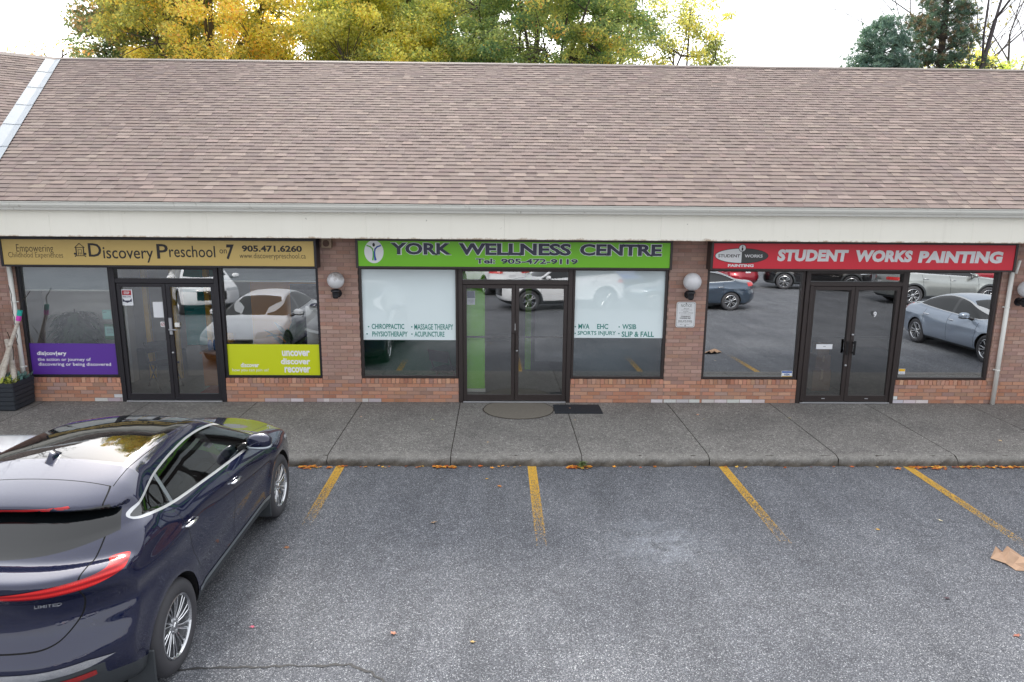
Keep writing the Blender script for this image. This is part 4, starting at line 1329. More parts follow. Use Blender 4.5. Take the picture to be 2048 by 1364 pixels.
class Shape:
    def __init__(s, P_):
        s.P = P_
        s.side = catmull(P_['side'], 8)
        lo, hi = s.side.min(0) - 0.45, s.side.max(0) + 0.3
        s.lo, s.st = lo, 0.012
        gx = np.arange(lo[0], hi[0], s.st); gz = np.arange(lo[1], hi[1], s.st)
        A, Bz = np.meshgrid(gx, gz, indexing='ij')
        s.grid = sdpoly(A, Bz, s.side)
        s.x0, s.x1 = s.side[:, 0].min(), s.side[:, 0].max()
        s.z1 = s.side[:, 1].max()
    def samp(s, X, Z):
        u = np.clip((X - s.lo[0]) / s.st, 0, s.grid.shape[0] - 1.001)
        v = np.clip((Z - s.lo[1]) / s.st, 0, s.grid.shape[1] - 1.001)
        i, j = u.astype(int), v.astype(int)
        a, b = u - i, v - j
        G = s.grid
        return (G[i, j] * (1 - a) + G[i+1, j] * a) * (1 - b) + (G[i, j+1] * (1 - a) + G[i+1, j+1] * a) * b
    def W(s, X, Z):
        P_ = s.P
        zb = pch(X, *P_['belt'])
        zlo = P_['zlo']
        t = np.clip((Z - zlo) / (zb - zlo), -0.1, 1)
        body = pch(t, [-.1, 0, .1, .24, .48, .70, .86, .95, 1.0], P_['prof'])
        dz = np.maximum(Z - zb, 0)
        up = P_['tum'][0] * dz + P_['tum'][1] * dz ** 2
        fr = np.clip((X - P_['ft'][0]) / (s.x1 - P_['ft'][0]), 0, 1) ** 2 * P_['ft'][1]
        rr = np.clip((P_['rt'][0] - X) / (P_['rt'][0] - s.x0), 0, 1) ** 2 * P_['rt'][1]
        gr = np.clip((P_['gt'][0] - X) / (P_['gt'][0] - s.x0), 0, 1) ** 1.6 * P_['gt'][1] * sstep(-0.15, 0.25, Z - zb)
        wv = P_['hw'] * body * (1 - fr - rr) - up - gr
        for ax in (P_['wb'] / 2, -P_['wb'] / 2):
            rr_ = np.sqrt((X - ax) ** 2 + (Z - P_['wr']) ** 2)
            wv = wv + P_['flare'] * np.exp(-((rr_ - P_['arch'] - 0.03) / 0.09) ** 2) * (Z > 0.2)
        for (cx, cz, sx, sz, am, sl) in P_.get('bulge', ()):
            wv = wv + am * np.exp(-((X - cx) / sx) ** 2 - ((Z - cz - sl * (X - cx)) / sz) ** 2)
        return wv
    def F(s, X, Y, Z):
        P_ = s.P
        Wv = s.W(X, Z)
        a = np.abs(Y) / np.maximum(Wv, 0.2)
        a = np.minimum(a, 1.25)
        ef = np.clip((X - (s.x1 - 1.1)) / 1.1, 0, 1)
        er = np.clip(((s.x0 + 1.1) - X) / 1.1, 0, 1)
        xs = X + P_['kf'] * a ** P_['pf'] * ef - P_['kr'] * a ** P_['pr'] * er ** 0.8
        zs = Z + P_['crown'] * a ** 2 * sstep(0.6, 1.05, Z)
        d1 = s.samp(xs, zs)
        d2 = np.abs(Y) - Wv
        k = P_['k'] + P_.get('kt', 0.07) * sstep(1.0, 1.4, Z)
        h = np.maximum(k - np.abs(d1 - d2), 0) / k
        return np.maximum(d1, d2) + h * h * k * 0.25
    def grad(s, V, e=0.004):
        x, y, z = V.T
        g = np.stack([s.F(x + e, y, z) - s.F(x - e, y, z), s.F(x, y + e, z) - s.F(x, y - e, z), s.F(x, y, z + e) - s.F(x, y, z - e)], 1) / (2 * e)
        return g
    def project(s, V, it=2):
        for _ in range(it):
            g = s.grad(V)
            f = s.F(*V.T)
            V = V - g * (f / np.maximum((g * g).sum(1), 0.2))[:, None]
        return V
    def hit(s, p, d, L=1.5, n=600):
        """first point of the skin along a ray"""
        p, d = np.array(p, float), np.array(d, float)
        t = np.linspace(0, L, n)
        q = p + t[:, None] * d
        f = s.F(*q.T)
        i = np.argmax(f < 0)
        return q[i] if f[i] < 0 else p

def nets(S, res):
    hw = S.P['hw'] + 0.12
    xs = np.arange(S.x0 - 0.1, S.x1 + 0.1 + res, res)
    ny = int(math.ceil(hw / res))
    ys = (np.arange(-ny, ny + 1)) * res
    zs = np.arange(0.06, S.z1 + 0.1 + res, res)
    X, Y, Z = np.meshgrid(xs, ys, zs, indexing='ij')
    v = S.F(X, Y, Z)
    v[v == 0] = 1e-7
    s_ = v < 0
    c = np.zeros(tuple(np.array(v.shape) - 1), int)
    for a in (0, 1):
        for b in (0, 1):
            for d in (0, 1):
                c += s_[a:v.shape[0]-1+a, b:v.shape[1]-1+b, d:v.shape[2]-1+d]
    act = (c > 0) & (c < 8)
    I = np.argwhere(act)
    idx = np.full(act.shape, -1, int)
    idx[act] = np.arange(len(I))
    acc = np.zeros((len(I), 3)); cnt = np.zeros(len(I))
    corners = [(a, b, d) for a in (0, 1) for b in (0, 1) for d in (0, 1)]
    for p in corners:
        for ax in range(3):
            if p[ax]:
                continue
            q = list(p); q[ax] = 1
            va = v[I[:, 0]+p[0], I[:, 1]+p[1], I[:, 2]+p[2]]
            vb = v[I[:, 0]+q[0], I[:, 1]+q[1], I[:, 2]+q[2]]
            m = (va < 0) != (vb < 0)
            t = np.where(m, va / np.where(m, va - vb, 1), 0)
            pos = np.tile(np.array(p, float), (len(I), 1)); pos[:, ax] += t
            acc[m] += pos[m]; cnt[m] += 1
    V = (I + acc / cnt[:, None]) * res + np.array([xs[0], ys[0], zs[0]])
    T = []
    sh = v.shape
    for ax in range(3):
        b, d = [(1, 2), (2, 0), (0, 1)][ax]
        sl0 = [slice(None)] * 3; sl1 = [slice(None)] * 3
        sl0[ax] = slice(0, sh[ax] - 1); sl1[ax] = slice(1, sh[ax])
        A, Bv = s_[tuple(sl0)], s_[tuple(sl1)]
        E = np.argwhere(A != Bv)
        E = E[(E[:, b] > 0) & (E[:, d] > 0) & (E[:, b] < sh[b] - 1) & (E[:, d] < sh[d] - 1)]
        def cell(o1, o2):
            e = E.copy(); e[:, b] += o1; e[:, d] += o2
            return idx[e[:, 0], e[:, 1], e[:, 2]]
        q = np.stack([cell(-1, -1), cell(0, -1), cell(0, 0), cell(-1, 0)], 1)
        fl = ~A[E[:, 0], E[:, 1], E[:, 2]]
        q[fl] = q[fl][:, ::-1]
        q = q[(q >= 0).all(1)]
        T += [q[:, [0, 1, 2]], q[:, [0, 2, 3]]]
    return S.project(V), np.concatenate(T)

class Skin:
    """triangles of a car skin that can be cut along any function"""
    def __init__(s, S, V):
        s.S, s.V = S, V
    def cut(s, T, fn, mask=None):
        """-> (triangles where fn < 0, the rest); mask limits the cut to some triangles"""
        if len(T) == 0:
            return T, T
        if mask is not None:
            keep = T[~mask]
            T = T[mask]
        if len(T) == 0:
            return T, keep
        u, inv = np.unique(T, return_inverse=True)
        g = fn(*s.V[u].T)
        g = np.where(np.abs(g) < 1e-6, 1e-6, g)
        G = g[inv].reshape(T.shape)
        sg = G < 0
        n = sg.sum(1)
        neg, pos = [T[n == 3]], [T[n == 0]]
        for cntv in (1, 2):
            M = n == cntv
            if not M.any():
                continue
            t, q = T[M], G[M]
            odd = np.argmax(sg[M] if cntv == 1 else ~sg[M], axis=1)
            r = np.arange(len(t))
            a, b, c = t[r, odd], t[r, (odd + 1) % 3], t[r, (odd + 2) % 3]
            ga, gb, gc = q[r, odd], q[r, (odd + 1) % 3], q[r, (odd + 2) % 3]
            tb, tc = ga / (ga - gb), ga / (ga - gc)
            pb = s.V[a] + (s.V[b] - s.V[a]) * tb[:, None]
            pc = s.V[a] + (s.V[c] - s.V[a]) * tc[:, None]
            o = len(s.V)
            s.V = np.concatenate([s.V, pb, pc])
            ib, ic = o + r, o + len(t) + r
            one = np.stack([a, ib, ic], 1)
            two = np.concatenate([np.stack([ib, b, c], 1), np.stack([ib, c, ic], 1)])
            (neg if cntv == 1 else pos).append(one)
            (pos if cntv == 1 else neg).append(two)
        neg, pos = np.concatenate(neg), np.concatenate(pos)
        if mask is not None:
            pos = np.concatenate([pos, keep])
        return neg, pos
    def cen(s, T):
        return s.V[T].mean(1).T
    def build(s, name, groups, mats, parent, push=0.0):
        """groups: triangle arrays, one per material"""
        T = np.concatenate([g for g in groups]) if groups else np.zeros((0, 3), int)
        if len(T) == 0:
            return None
        mi = np.concatenate([np.full(len(g), i) for i, g in enumerate(groups)])
        u, inv = np.unique(T, return_inverse=True)
        Vp = s.V[u]
        g = s.S.grad(Vp, 0.006)
        nrm = g / np.maximum(np.linalg.norm(g, axis=1), 1e-6)[:, None]
        if push:
            Vp = Vp + nrm * push
        me = bpy.data.meshes.new(name)
        me.from_pydata(Vp.tolist(), [], inv.reshape(-1, 3).tolist())
        for m in mats:
            me.materials.append(m)
        me.polygons.foreach_set("material_index", mi.astype(np.int32))
        me.polygons.foreach_set("use_smooth", [True] * len(T))
        me.normals_split_custom_set_from_vertices(nrm.tolist())
        return link(name, me, parent, True)

def paint(name, c, metal=0.5, rough=0.28, flake=0.10):
    m, n, b = newmat(name)
    v = coords(n, True)
    f = noise(n, 1400, 1, 0.5, v)
    lo, hi = tuple(x * (1 - flake) for x in c[:3]) + (1,), tuple(min(1, x * (1 + flake)) for x in c[:3]) + (1,)
    n.links.new(mixrgb(n, f, lo, hi), b.inputs['Base Color'])
    b.inputs['Metallic'].default_value = metal
    b.inputs['Roughness'].default_value = rough
    b.inputs['Coat Weight'].default_value = 1.0
    b.inputs['Specular IOR Level'].default_value = 0.15
    b.inputs['Coat IOR'].default_value = 1.7
    n.links.new(math_(n, 'MULTIPLY', noise(n, 5, 4, 0.6, v), 0.05), b.inputs['Coat Roughness'])
    return m
M_chrome = P("chrome", (0.80, 0.81, 0.83, 1), 0.10, metal=1.0, var=0.03, obj=True)
M_bright = P("bright_window_trim", srgb(196, 198, 200), 0.34, metal=0.6, var=0.04, obj=True)
M_satin = P("satin_trim", srgb(166, 174, 180), 0.3, metal=0.8, var=0.04, obj=True)
M_plastic = P("grey_cladding_plastic", srgb(58, 62, 66), 0.55, var=0.08, scale=30, obj=True)
M_pblack = P("piano_black_trim", srgb(10, 10, 12), 0.08, var=0.05, coat=1.0, obj=True)
M_gap = P("panel_gap", srgb(6, 6, 8), 0.9, obj=True)
M_tyre = P("tyre_rubber", srgb(62, 62, 66), 0.72, var=0.12, scale=25, bmp=0.2, bscale=90, obj=True)
M_rimd = P("rim_dark", srgb(44, 46, 50), 0.4, metal=0.5, obj=True)
M_rim = P("machined_alloy", (0.62, 0.63, 0.65, 1), 0.20, metal=1.0, var=0.06, obj=True)
M_rimg = P("grey_alloy", srgb(112, 114, 120), 0.32, metal=0.8, obj=True)
M_cglass = P("tinted_car_glass", srgb(12, 15, 17), 0.03, var=0.1, coat=0.25, spec=0.6, obj=True)
M_redl = P("red_lamp_lens", (0.72, 0.008, 0.012, 1), 0.22, var=0.15, scale=3, coat=0.25, spec=0.3, obj=True)
def lens_mat():
    m, n, b = newmat("ribbed_red_lens")
    v = coords(n, True)
    wv = N(n, "ShaderNodeTexWave", wave_type='BANDS', bands_direction='Z')
    wv.inputs['Scale'].default_value = 9.0
    wv.inputs['Distortion'].default_value = 0.4
    n.links.new(v, wv.inputs['Vector'])
    w2 = N(n, "ShaderNodeTexWave", wave_type='BANDS', bands_direction='Y')
    w2.inputs['Scale'].default_value = 28.0
    n.links.new(v, w2.inputs['Vector'])
    c = ramp(n, wv.outputs['Fac'], [(0.0, (0.30, 0.003, 0.006, 1)), (0.5, (0.66, 0.008, 0.012, 1)), (1.0, (0.90, 0.035, 0.03, 1))])
    c = mixrgb(n, math_(n, 'MULTIPLY', w2.outputs['Fac'], 0.25), c, (0.35, 0.004, 0.008, 1))
    n.links.new(c, b.inputs['Base Color'])
    b.inputs['Roughness'].default_value = 0.2
    b.inputs['Coat Weight'].default_value = 0.3
    return m
M_redl = lens_mat()
M_redr = P("red_reflector", (0.30, 0.02, 0.02, 1), 0.25, coat=0.6, obj=True)
M_headl = P("headlamp_lens", srgb(178, 184, 190), 0.08, var=0.3, scale=14, coat=1.0, obj=True)
M_seat = P("grey_upholstery", srgb(70, 74, 76), 0.8, var=0.1, obj=True)
M_cabin = P("dark_cabin_trim", srgb(26, 27, 29), 0.8, obj=True)
M_plate = P("licence_plate", srgb(214, 216, 220), 0.4, obj=True)
M_vglass_f = glassmat("front_car_glass", 0.06, (0.55, 0.68, 0.66, 1))
M_vglass_r = glassmat("privacy_car_glass", 0.07, (0.16, 0.20, 0.18, 1))

def wheel(parent, x, y, r, style, sgn, wd=0.225):
    hub = bpy.data.objects.new("wheel", None)
    hub.empty_display_size = 0.1
    mb = MB()
    mb.lathe([(0.0, -0.06), (r * .66, -0.06), (r * .66, -0.055), (0, -0.055)], (0, 0, 0), 'Y', 24)
    me_o = mb.build("wheel", M_rimd, parent, smooth=False)
    me_o.matrix_parent_inverse = Matrix.Identity(4)
    me_o.location = (x, y, r)
    me_o.rotation_euler = (0, 0, 0 if sgn < 0 else math.pi)    # outer face looks along -y of the wheel
    bpy.data.objects.remove(hub)
    h = wd / 2
    q = [(r * .665, -h + .022), (r * .70, -h + .008), (r * .80, -h), (r * .90, -h + .006), (r * .965, -h + .022), (r * .99, -h + .045)]
    for k in range(5):
        z_ = -h + .05 + k * (wd - .1) / 4.6
        q += [(r, z_), (r, z_ + .026), (r - .007, z_ + .028), (r - .007, z_ + .034)]
    q += [(r * .99, h - .045), (r * .965, h - .02), (r * .85, h), (r * .66, h - .02)]
    mb = MB(); mb.lathe(q, (0, 0, 0), 'Y', 48)
    ty = mb.build("tyre", M_tyre, me_o, smooth=True); ty.matrix_parent_inverse = Matrix.Identity(4)
    mb = MB()
    R1 = r * .665
    mb.lathe([(R1, -h + .022), (R1 + .004, -h + .012), (R1 - .006, -h + .008), (R1 - .016, -h + .02), (R1 - .022, -h + .07), (R1 - .03, 0.0), (R1 - .03, h - .03)], (0, 0, 0), 'Y', 48)
    n_, prs = {'multi': (10, 2), 'five': (5, 2), 'ten': (10, 1)}[style]
    y0 = -h + 0.022
    for k in range(n_):
        for j in range(prs):
            a0 = 2 * math.pi * (k + (0.0 if prs == 1 else (-.17 if j == 0 else .17))) / n_
            a1 = a0 + (0.10 if style == 'multi' else 0.0)
            wd0, wd1 = (0.012, 0.017) if style == 'multi' else ((0.020, 0.030) if prs == 2 else (.018, .026))
            P0 = [Vector((rr * math.cos(a), yy, rr * math.sin(a))) for rr, a, yy in ((0.045, a0 - .05, y0 + .022), (R1 * .55, (a0 + a1) / 2 - .02, y0 + .010), (R1 - .012, a1, y0 + .004))]
            Vv = []
            for p, w_ in zip(P0, (wd0, (wd0 + wd1) / 2, wd1)):
                a = math.atan2(p.z, p.x); tn = Vector((-math.sin(a), 0, math.cos(a)))
                for s_, dy in ((-1, .004), (-.55, 0), (.55, 0), (1, .004)):
                    Vv.append(p + tn * s_ * w_ * .5 + Vector((0, dy, 0)))
                for s_ in (1, -1):
                    Vv.append(p + tn * s_ * w_ * .5 + Vector((0, .035, 0)))
            F_ = []
            for i in range(2):
                for q_ in range(6):
                    F_.append((i * 6 + q_, i * 6 + (q_ + 1) % 6, (i + 1) * 6 + (q_ + 1) % 6, (i + 1) * 6 + q_))
            mb.add(Vv, F_)
    mb.lathe([(0.0, y0 + .004), (0.026, y0 + .004), (0.032, y0 + .012), (0.062, y0 + .018), (0.066, y0 + .05)], (0, 0, 0), 'Y', 20)
    for k in range(5):
        a = 2 * math.pi * k / 5
        mb.lathe([(0.0, y0 + .006), (0.008, y0 + .008), (0.009, y0 + .03)], (0.047 * math.cos(a), 0, 0.047 * math.sin(a)), 'Y', 8)
    rm = mb.build("rim", M_rim if style == 'multi' else (M_rim if style == 'five' else M_rimg), me_o, smooth=False); rm.matrix_parent_inverse = Matrix.Identity(4)
    return me_o

def local(mb, name, mat, parent, smooth=False):
    o = mb.build(name, mat, parent, smooth=smooth)
    o.matrix_parent_inverse = Matrix.Identity(4)
    return o

def ellipsoid(mb, c, r, n=14, m=10, sq=1.0):
    V, F = [], []
    for i in range(m + 1):
        ph = -math.pi / 2 + math.pi * i / m
        for k in range(n):
            th = 2 * math.pi * k / n
            f = lambda t: math.copysign(abs(t) ** sq, t)
            V.append((c[0] + r[0] * f(math.cos(ph)) * f(math.cos(th)), c[1] + r[1] * f(math.cos(ph)) * f(math.sin(th)), c[2] + r[2] * f(math.sin(ph))))
    for i in range(m):
        for k in range(n):
            F.append((i * n + k, i * n + (k + 1) % n, (i + 1) * n + (k + 1) % n, (i + 1) * n + k))
    return mb.add(V, F)

def build_car(P_, name, label, loc, rz, mp, res=0.03, style='five', detail=False, group=None, shape=None):
    S = shape or Shape(P_)
    t = thing(name, label, "car", loc, rz, group)
    V, T = nets(S, res)
    K = Skin(S, V)
    cx, cy, cz = K.cen(T)
    T = T[~((cz < P_['zlo'] + 0.0) & (np.abs(cy) < 0.2) & False)]
    wb2, wr, ar = P_['wb'] / 2, P_['wr'], P_['arch']
    for ax in (wb2, -wb2):
        _, T = K.cut(T, lambda x, y, z, a=ax: np.maximum(np.hypot(x - a, z - wr) - ar, 0.52 - np.abs(y)))
    gap = []
    def seam(T, g, wd, sel):
        c = K.cen(T)
        M = sel(*c) & (np.abs(g(*c)) < 0.12)
        n1, rest = K.cut(T, lambda x, y, z: g(x, y, z) - wd, M)
        c = K.cen(n1)
        n2, mid = K.cut(n1, lambda x, y, z: g(x, y, z) + wd, np.abs(g(*c)) < 0.10 if len(n1) else None)
        # keep only the triangles that truly lie in the band and selection
        if len(mid):
            c = K.cen(mid)
            inb = (np.abs(g(*c)) <= wd * 1.01) & sel(*c)
            gap.append(mid[inb]); mid = mid[~inb]
        return np.concatenate([rest, n2, mid])
    parts = {}
    # side glass and its trim
    poly = catmull(P_['sglass'], 6)
    sg = lambda x, y, z: np.maximum(sdpoly(x, z, poly), 0.30 - np.abs(y))
    tw = P_['trim']
    tr, T = K.cut(T, lambda x, y, z: sg(x, y, z) - tw)
    gl, tr = K.cut(tr, sg)
    parts['trim'] = tr
    pil, gl = K.cut(gl, lambda x, y, z: np.maximum(np.abs(x - P_['bp'][0] - P_['bp'][1] * (z - 1.1)) - P_['bp'][2], -9))
    bl = [pil]
    if P_.get('cp'):
        cp, gl = K.cut(gl, lambda x, y, z: np.abs(x - P_['cp'][0] - P_['cp'][1] * (z - 1.2)) - P_['cp'][2])
        parts['cp'] = cp
    c = K.cen(gl)
    bx = P_['bp'][0]
    for sgn, nm in ((1, 'l'), (-1, 'r')):
        m = (c[1] * sgn > 0)
        xq = P_['cp'][0] + P_['cp'][1] * 0.1 if P_.get('cp') else -9
        parts['wf' + nm] = gl[m & (c[0] > bx)]
        parts['wr' + nm] = gl[m & (c[0] <= bx) & (c[0] > xq)]
        parts['wq' + nm] = gl[m & (c[0] <= bx) & (c[0] <= xq)]
    # windscreen, rear window, roof glass
    ws = P_['ws']
    def wsf(x, y, z):
        lim = S.W(x, z) - ws[2] - 0.05 * np.clip(1.2 - z, 0, 1)
        return np.maximum.reduce([ws[0] - x + 0.10 * (np.abs(y) / .6) ** 2 * 0, x - ws[1] + 0.16 * (np.abs(y) / .7) ** 2, np.abs(y) - lim, 0.9 - z])
    wsg, T = K.cut(T, wsf)
    rw = P_['rw']
    def rwf(x, y, z):
        lim = S.W(x, z) - rw[3]
        zl = rw[1] + rw[4] * (np.abs(y) / .6) ** 3
        return np.maximum.reduce([x - rw[0], zl - z, z - rw[2], np.abs(y) - lim])
    rwg, T = K.cut(T, rwf)
    parts['ws'], parts['rw'] = wsg, rwg
    if P_.get('rg'):
        rg = P_['rg']
        rgf = lambda x, y, z: np.maximum.reduce([rg[0] - x, x - rg[1], np.abs(y) - rg[2], 1.35 - z])
        parts['rg'], T = K.cut(T, rgf)
    # lamps
    tlp, T = K.cut(T, P_['tail'])
    hl, T = K.cut(T, P_['head'])
    c = K.cen(tlp); parts['tl'] = tlp[c[1] > 0]; parts['tr'] = tlp[c[1] <= 0]
    c = K.cen(hl); parts['hl'] = hl[c[1] > 0]; parts['hr'] = hl[c[1] <= 0]
    for nm, fn, mt in P_.get('extra', ()):
        parts['x_' + nm], T = K.cut(T, fn)
    cl, T = K.cut(T, P_['clad'])
    parts['clad'] = cl
    for g, wd, sel in P_.get('seams', ()):
        T = seam(T, g, wd, sel)
    def halves(Q):
        if len(Q) == 0:
            return [Q]
        yc = K.cen(Q)[1]
        return [Q[yc > 0], Q[yc <= 0]]
    gp = np.concatenate(gap) if gap else np.zeros((0, 3), int)
    K.build("body", [T, gp], [mp, M_gap], t)
    K.build("lower_cladding", [cl], [M_plastic if P_.get('cladmat', True) else mp], t)
    for q_ in halves(parts['trim']):
        K.build("window_trim", [q_], [M_bright if P_.get('chrome', True) else M_pblack], t)
    for q_ in halves(pil):
        K.build("door_pillar", [q_], [M_pblack], t)
    if 'cp' in parts:
        for q_ in halves(parts['cp']):
            K.build("quarter_pillar", [q_], [M_satin], t)
    gf, gr_ = (M_vglass_f, M_vglass_r) if detail else (M_cglass, M_cglass)
    for nm in 'lr':
        K.build("door_window", [parts['wf' + nm]], [gf], t)
        K.build("door_window", [parts['wr' + nm]], [gr_], t)
        if len(parts['wq' + nm]):
            K.build("quarter_window", [parts['wq' + nm]], [gr_], t)
    K.build("windscreen", [wsg], [gf], t)
    K.build("rear_window", [rwg], [M_cglass], t)
    if 'rg' in parts:
        K.build("roof_glass", [parts['rg']], [M_cglass], t)
    for nm in ('tl', 'tr'):
        K.build("taillight", [parts[nm]], [M_redl], t, push=0.004)
    for nm in ('hl', 'hr'):
        K.build("headlight", [parts[nm]], [M_headl], t, push=0.002)
    for nm, fn, mt in P_.get('extra', ()):
        two = nm in ("rear_reflector", "sill_trim")
        for q_ in (halves(parts['x_' + nm]) if two else [parts['x_' + nm]]):
            K.build(nm, [q_], [mt], t, push=0.005)
    # wheel wells and wheels
    for ax in (wb2, -wb2):
        for sgn in (1, -1):
            yo = float(S.W(np.array([ax]), np.array([0.66]))[0])
            mb = MB()
            n_ = 24
            y1_, y0_ = sgn * (yo + 0.004), sgn * 0.5
            pr = [((ar - .002) * math.cos(R(-35 + 250 * k / n_)), (ar - .002) * math.sin(R(-35 + 250 * k / n_))) for k in range(n_ + 1)]
            Vv, Yo = [], []
            for (dx, dz) in pr:
                yy = float(S.W(np.array([ax + dx]), np.array([wr + dz]))[0]) - 0.006
                Vv += [(ax + dx, sgn * yy, wr + dz), (ax + dx, y0_, wr + dz)]
            mb.add(Vv, [(2 * k, 2 * k + 2, 2 * k + 3, 2 * k + 1) for k in range(n_)])
            mb.add([(ax + dx, y0_, wr + dz) for dx, dz in pr], [tuple(range(n_ + 1))])
            local(mb, "wheel_well", M_gap, t)
            wheel(t, ax, sgn * (P_['trk']), wr, style, sgn)
    # mirrors and handles
    mx, my, mz = P_['mir']
    for sgn in (1, -1):
        mb = MB(); ellipsoid(mb, (mx, sgn * my, mz), (0.085, 0.125, 0.082), 18, 12, 0.8)
        mo_ = local(mb, "wing_mirror", mp, t, True)
        mb = MB()
        mb.cur = 0; mb.tube([(mx + .02, sgn * (my - .10), mz - .05), (mx + .05, sgn * (my - .24), mz - .09)], [.035, .045], 10)
        local(mb, "mirror_foot", M_pblack, mo_)
        mb = MB(); ellipsoid(mb, (mx - .005, sgn * my, mz - .052), (.088, .126, .022), 18, 8, 0.8)
        local(mb, "mirror_band", M_satin if detail else M_pblack, mo_, True)
    for hx, hz in P_['hand']:
        for sgn in (1, -1):
            yy = float(S.W(np.array([hx]), np.array([hz]))[0])
            mb = MB()
            mb.tube([(hx - .10, sgn * (yy - .005), hz + .004), (hx - .085, sgn * (yy + .026), hz + .006), (hx, sgn * (yy + .034), hz), (hx + .085, sgn * (yy + .026), hz - .006), (hx + .10, sgn * (yy - .005), hz - .008)], [.010, .013, .015, .013, .010], 8)
            local(mb, "door_handle", M_chrome if P_.get('chrome', True) else mp, t, True)
    # number plate at the tail
    if P_.get('plate'):
        zp = P_['plate']
        p = S.hit((S.x0 - 0.3, 0, zp), (1, 0, 0), 1.2)
        mb = MB(); mb.bbox(p[0] - .012, p[0] - .002, -.15, .15, zp - .075, zp + .075, .003); local(mb, "licence_plate", M_plate, t)
    return t, S, K

def lampband(zc, hh, xa, xb):
    """lamp cluster: band of height around zc between two stations along the car"""
    return lambda x, y, z: np.maximum.reduce([np.abs(z - zc) - hh, xa - x, x - xb, 0.35 - np.abs(y)])

# ---- the dark blue crossover
VP = dict(
    side=[(2.05, .22), (2.2, .32), (2.26, .5), (2.25, .72), (2.17, .88), (2.0, .965), (1.6, 1.045), (1.2, 1.115), (1.0, 1.16), (.6, 1.375), (.25, 1.555), (-.1, 1.635), (-.5, 1.672), (-.9, 1.672),
          (-1.15, 1.655), (-1.42, 1.61), (-1.60, 1.565), (-1.71, 1.522), (-1.71, 1.492), (-1.60, 1.478), (-1.70, 1.42), (-1.97, 1.262), (-2.10, 1.252), (-2.195, 1.240), (-2.228, 1.215), (-2.215, 1.14), (-2.15, 1.06), (-2.14, .95), (-2.17, .83), (-2.23, .74),
          (-2.275, .66), (-2.28, .52), (-2.2, .36), (-2.05, .25), (-1.6, .22)],
    belt=([-2.3, -1.9, -1.4, -1.0, 0, .7, 1.2, 2.3], [1.26, 1.315, 1.335, 1.247, 1.140, 1.068, 1.02, .93]),
    zlo=.24, hw=.928, wb=2.69, wr=.362, arch=.405, trk=.815, prof=[.80, .87, .955, .985, 1.0, .994, .966, .918, .868],
    tum=(.42, .33), ft=(.9, .11), rt=(-.7, .075), gt=(-.55, .085), flare=.018,
    bulge=[(-1.5, .98, .6, .11, .030, .10), (1.3, .86, .5, .10, .018, .0), (0.0, .62, 1.0, .10, -.014, .06), (-1.9, .93, .45, .07, -0.035, .05)],
    kf=.62, pf=4.0, kr=.50, pr=4.6, crown=.055, k=.042, kt=.045,
    sglass=[(-1.52, 1.362), (-1.3, 1.308), (-1.0, 1.246), (-.4, 1.180), (.1, 1.130), (.6, 1.082), (.93, 1.065), (.98, 1.09), (.80, 1.22), (.55, 1.355), (.28, 1.44), (0, 1.485), (-.3, 1.505), (-.65, 1.50), (-.95, 1.478), (-1.25, 1.432)],
    trim=.016, bp=(.055, -.28, .075), cp=(-1.03, .06, .024), ws=(.20, 1.03, .105), rw=(-1.50, 1.264, 1.478, .062, .030), rg=(-1.14, .15, .535),
    tail=lambda x, y, z: np.maximum.reduce([np.abs(z - (1.140 + .010 * sstep(.2, .6, np.abs(y)) + .050 * sstep(-2.08, -1.75, x))) - (.019 + .014 * sstep(.10, .55, np.abs(y)) - .010 * sstep(-2.1, -1.85, x)) * np.sqrt(np.clip((-1.74 - x) / .14, 0, 1)) - .0005, x + 1.74]),
    head=lambda x, y, z: np.maximum.reduce([np.abs(z - (.80 + .10 * (2.1 - x) * .5)) - .026, 1.66 - x, .42 - np.abs(y)]),
    clad=lambda x, y, z: np.minimum(z - np.where(np.abs(x) < .96, .40, np.where(x < 0, .40 + .09 * sstep(-1.6, -2.1, x) * 1.0, .36)), np.maximum.reduce([np.abs(z - .535) - .045, x + 2.0, np.abs(y) - .76])),
    extra=[("brake_lamp", lambda x, y, z: np.maximum.reduce([np.abs(z - 1.500) - .007, x + 1.63, np.abs(y) - .42]), M_redl),
           ("bumper_chrome", lambda x, y, z: np.maximum.reduce([np.abs(z - .612) - .026 * np.clip((.81 - np.abs(y)) / .12, 0, 1), x + 1.96, np.abs(y) - .81]), M_chrome),
           ("rear_reflector", lambda x, y, z: np.maximum.reduce([np.abs(z - .530) - .02, x + 1.9, np.abs(np.abs(y) - .57) - .15]), M_redr),
           ("sill_trim", lambda x, y, z: np.maximum(np.abs(z - .425) - .020, np.abs(x) - .93), M_satin)],
    mir=(.60, .965, 1.165), hand=[(.02, .985), (-1.0, 1.06)], plate=.92)
hatch = catmull([(-.0, 1.64), (.50, 1.60), (.575, 1.54), (.60, 1.45), (.655, 1.30), (.665, 1.15), (.665, 1.02), (.63, .90), (.54, .79), (.42, .755), (0, .75), (-.42, .755), (-.54, .79), (-.63, .90), (-.665, 1.02), (-.665, 1.15), (-.655, 1.30), (-.60, 1.45), (-.575, 1.54), (-.50, 1.60)], 5)
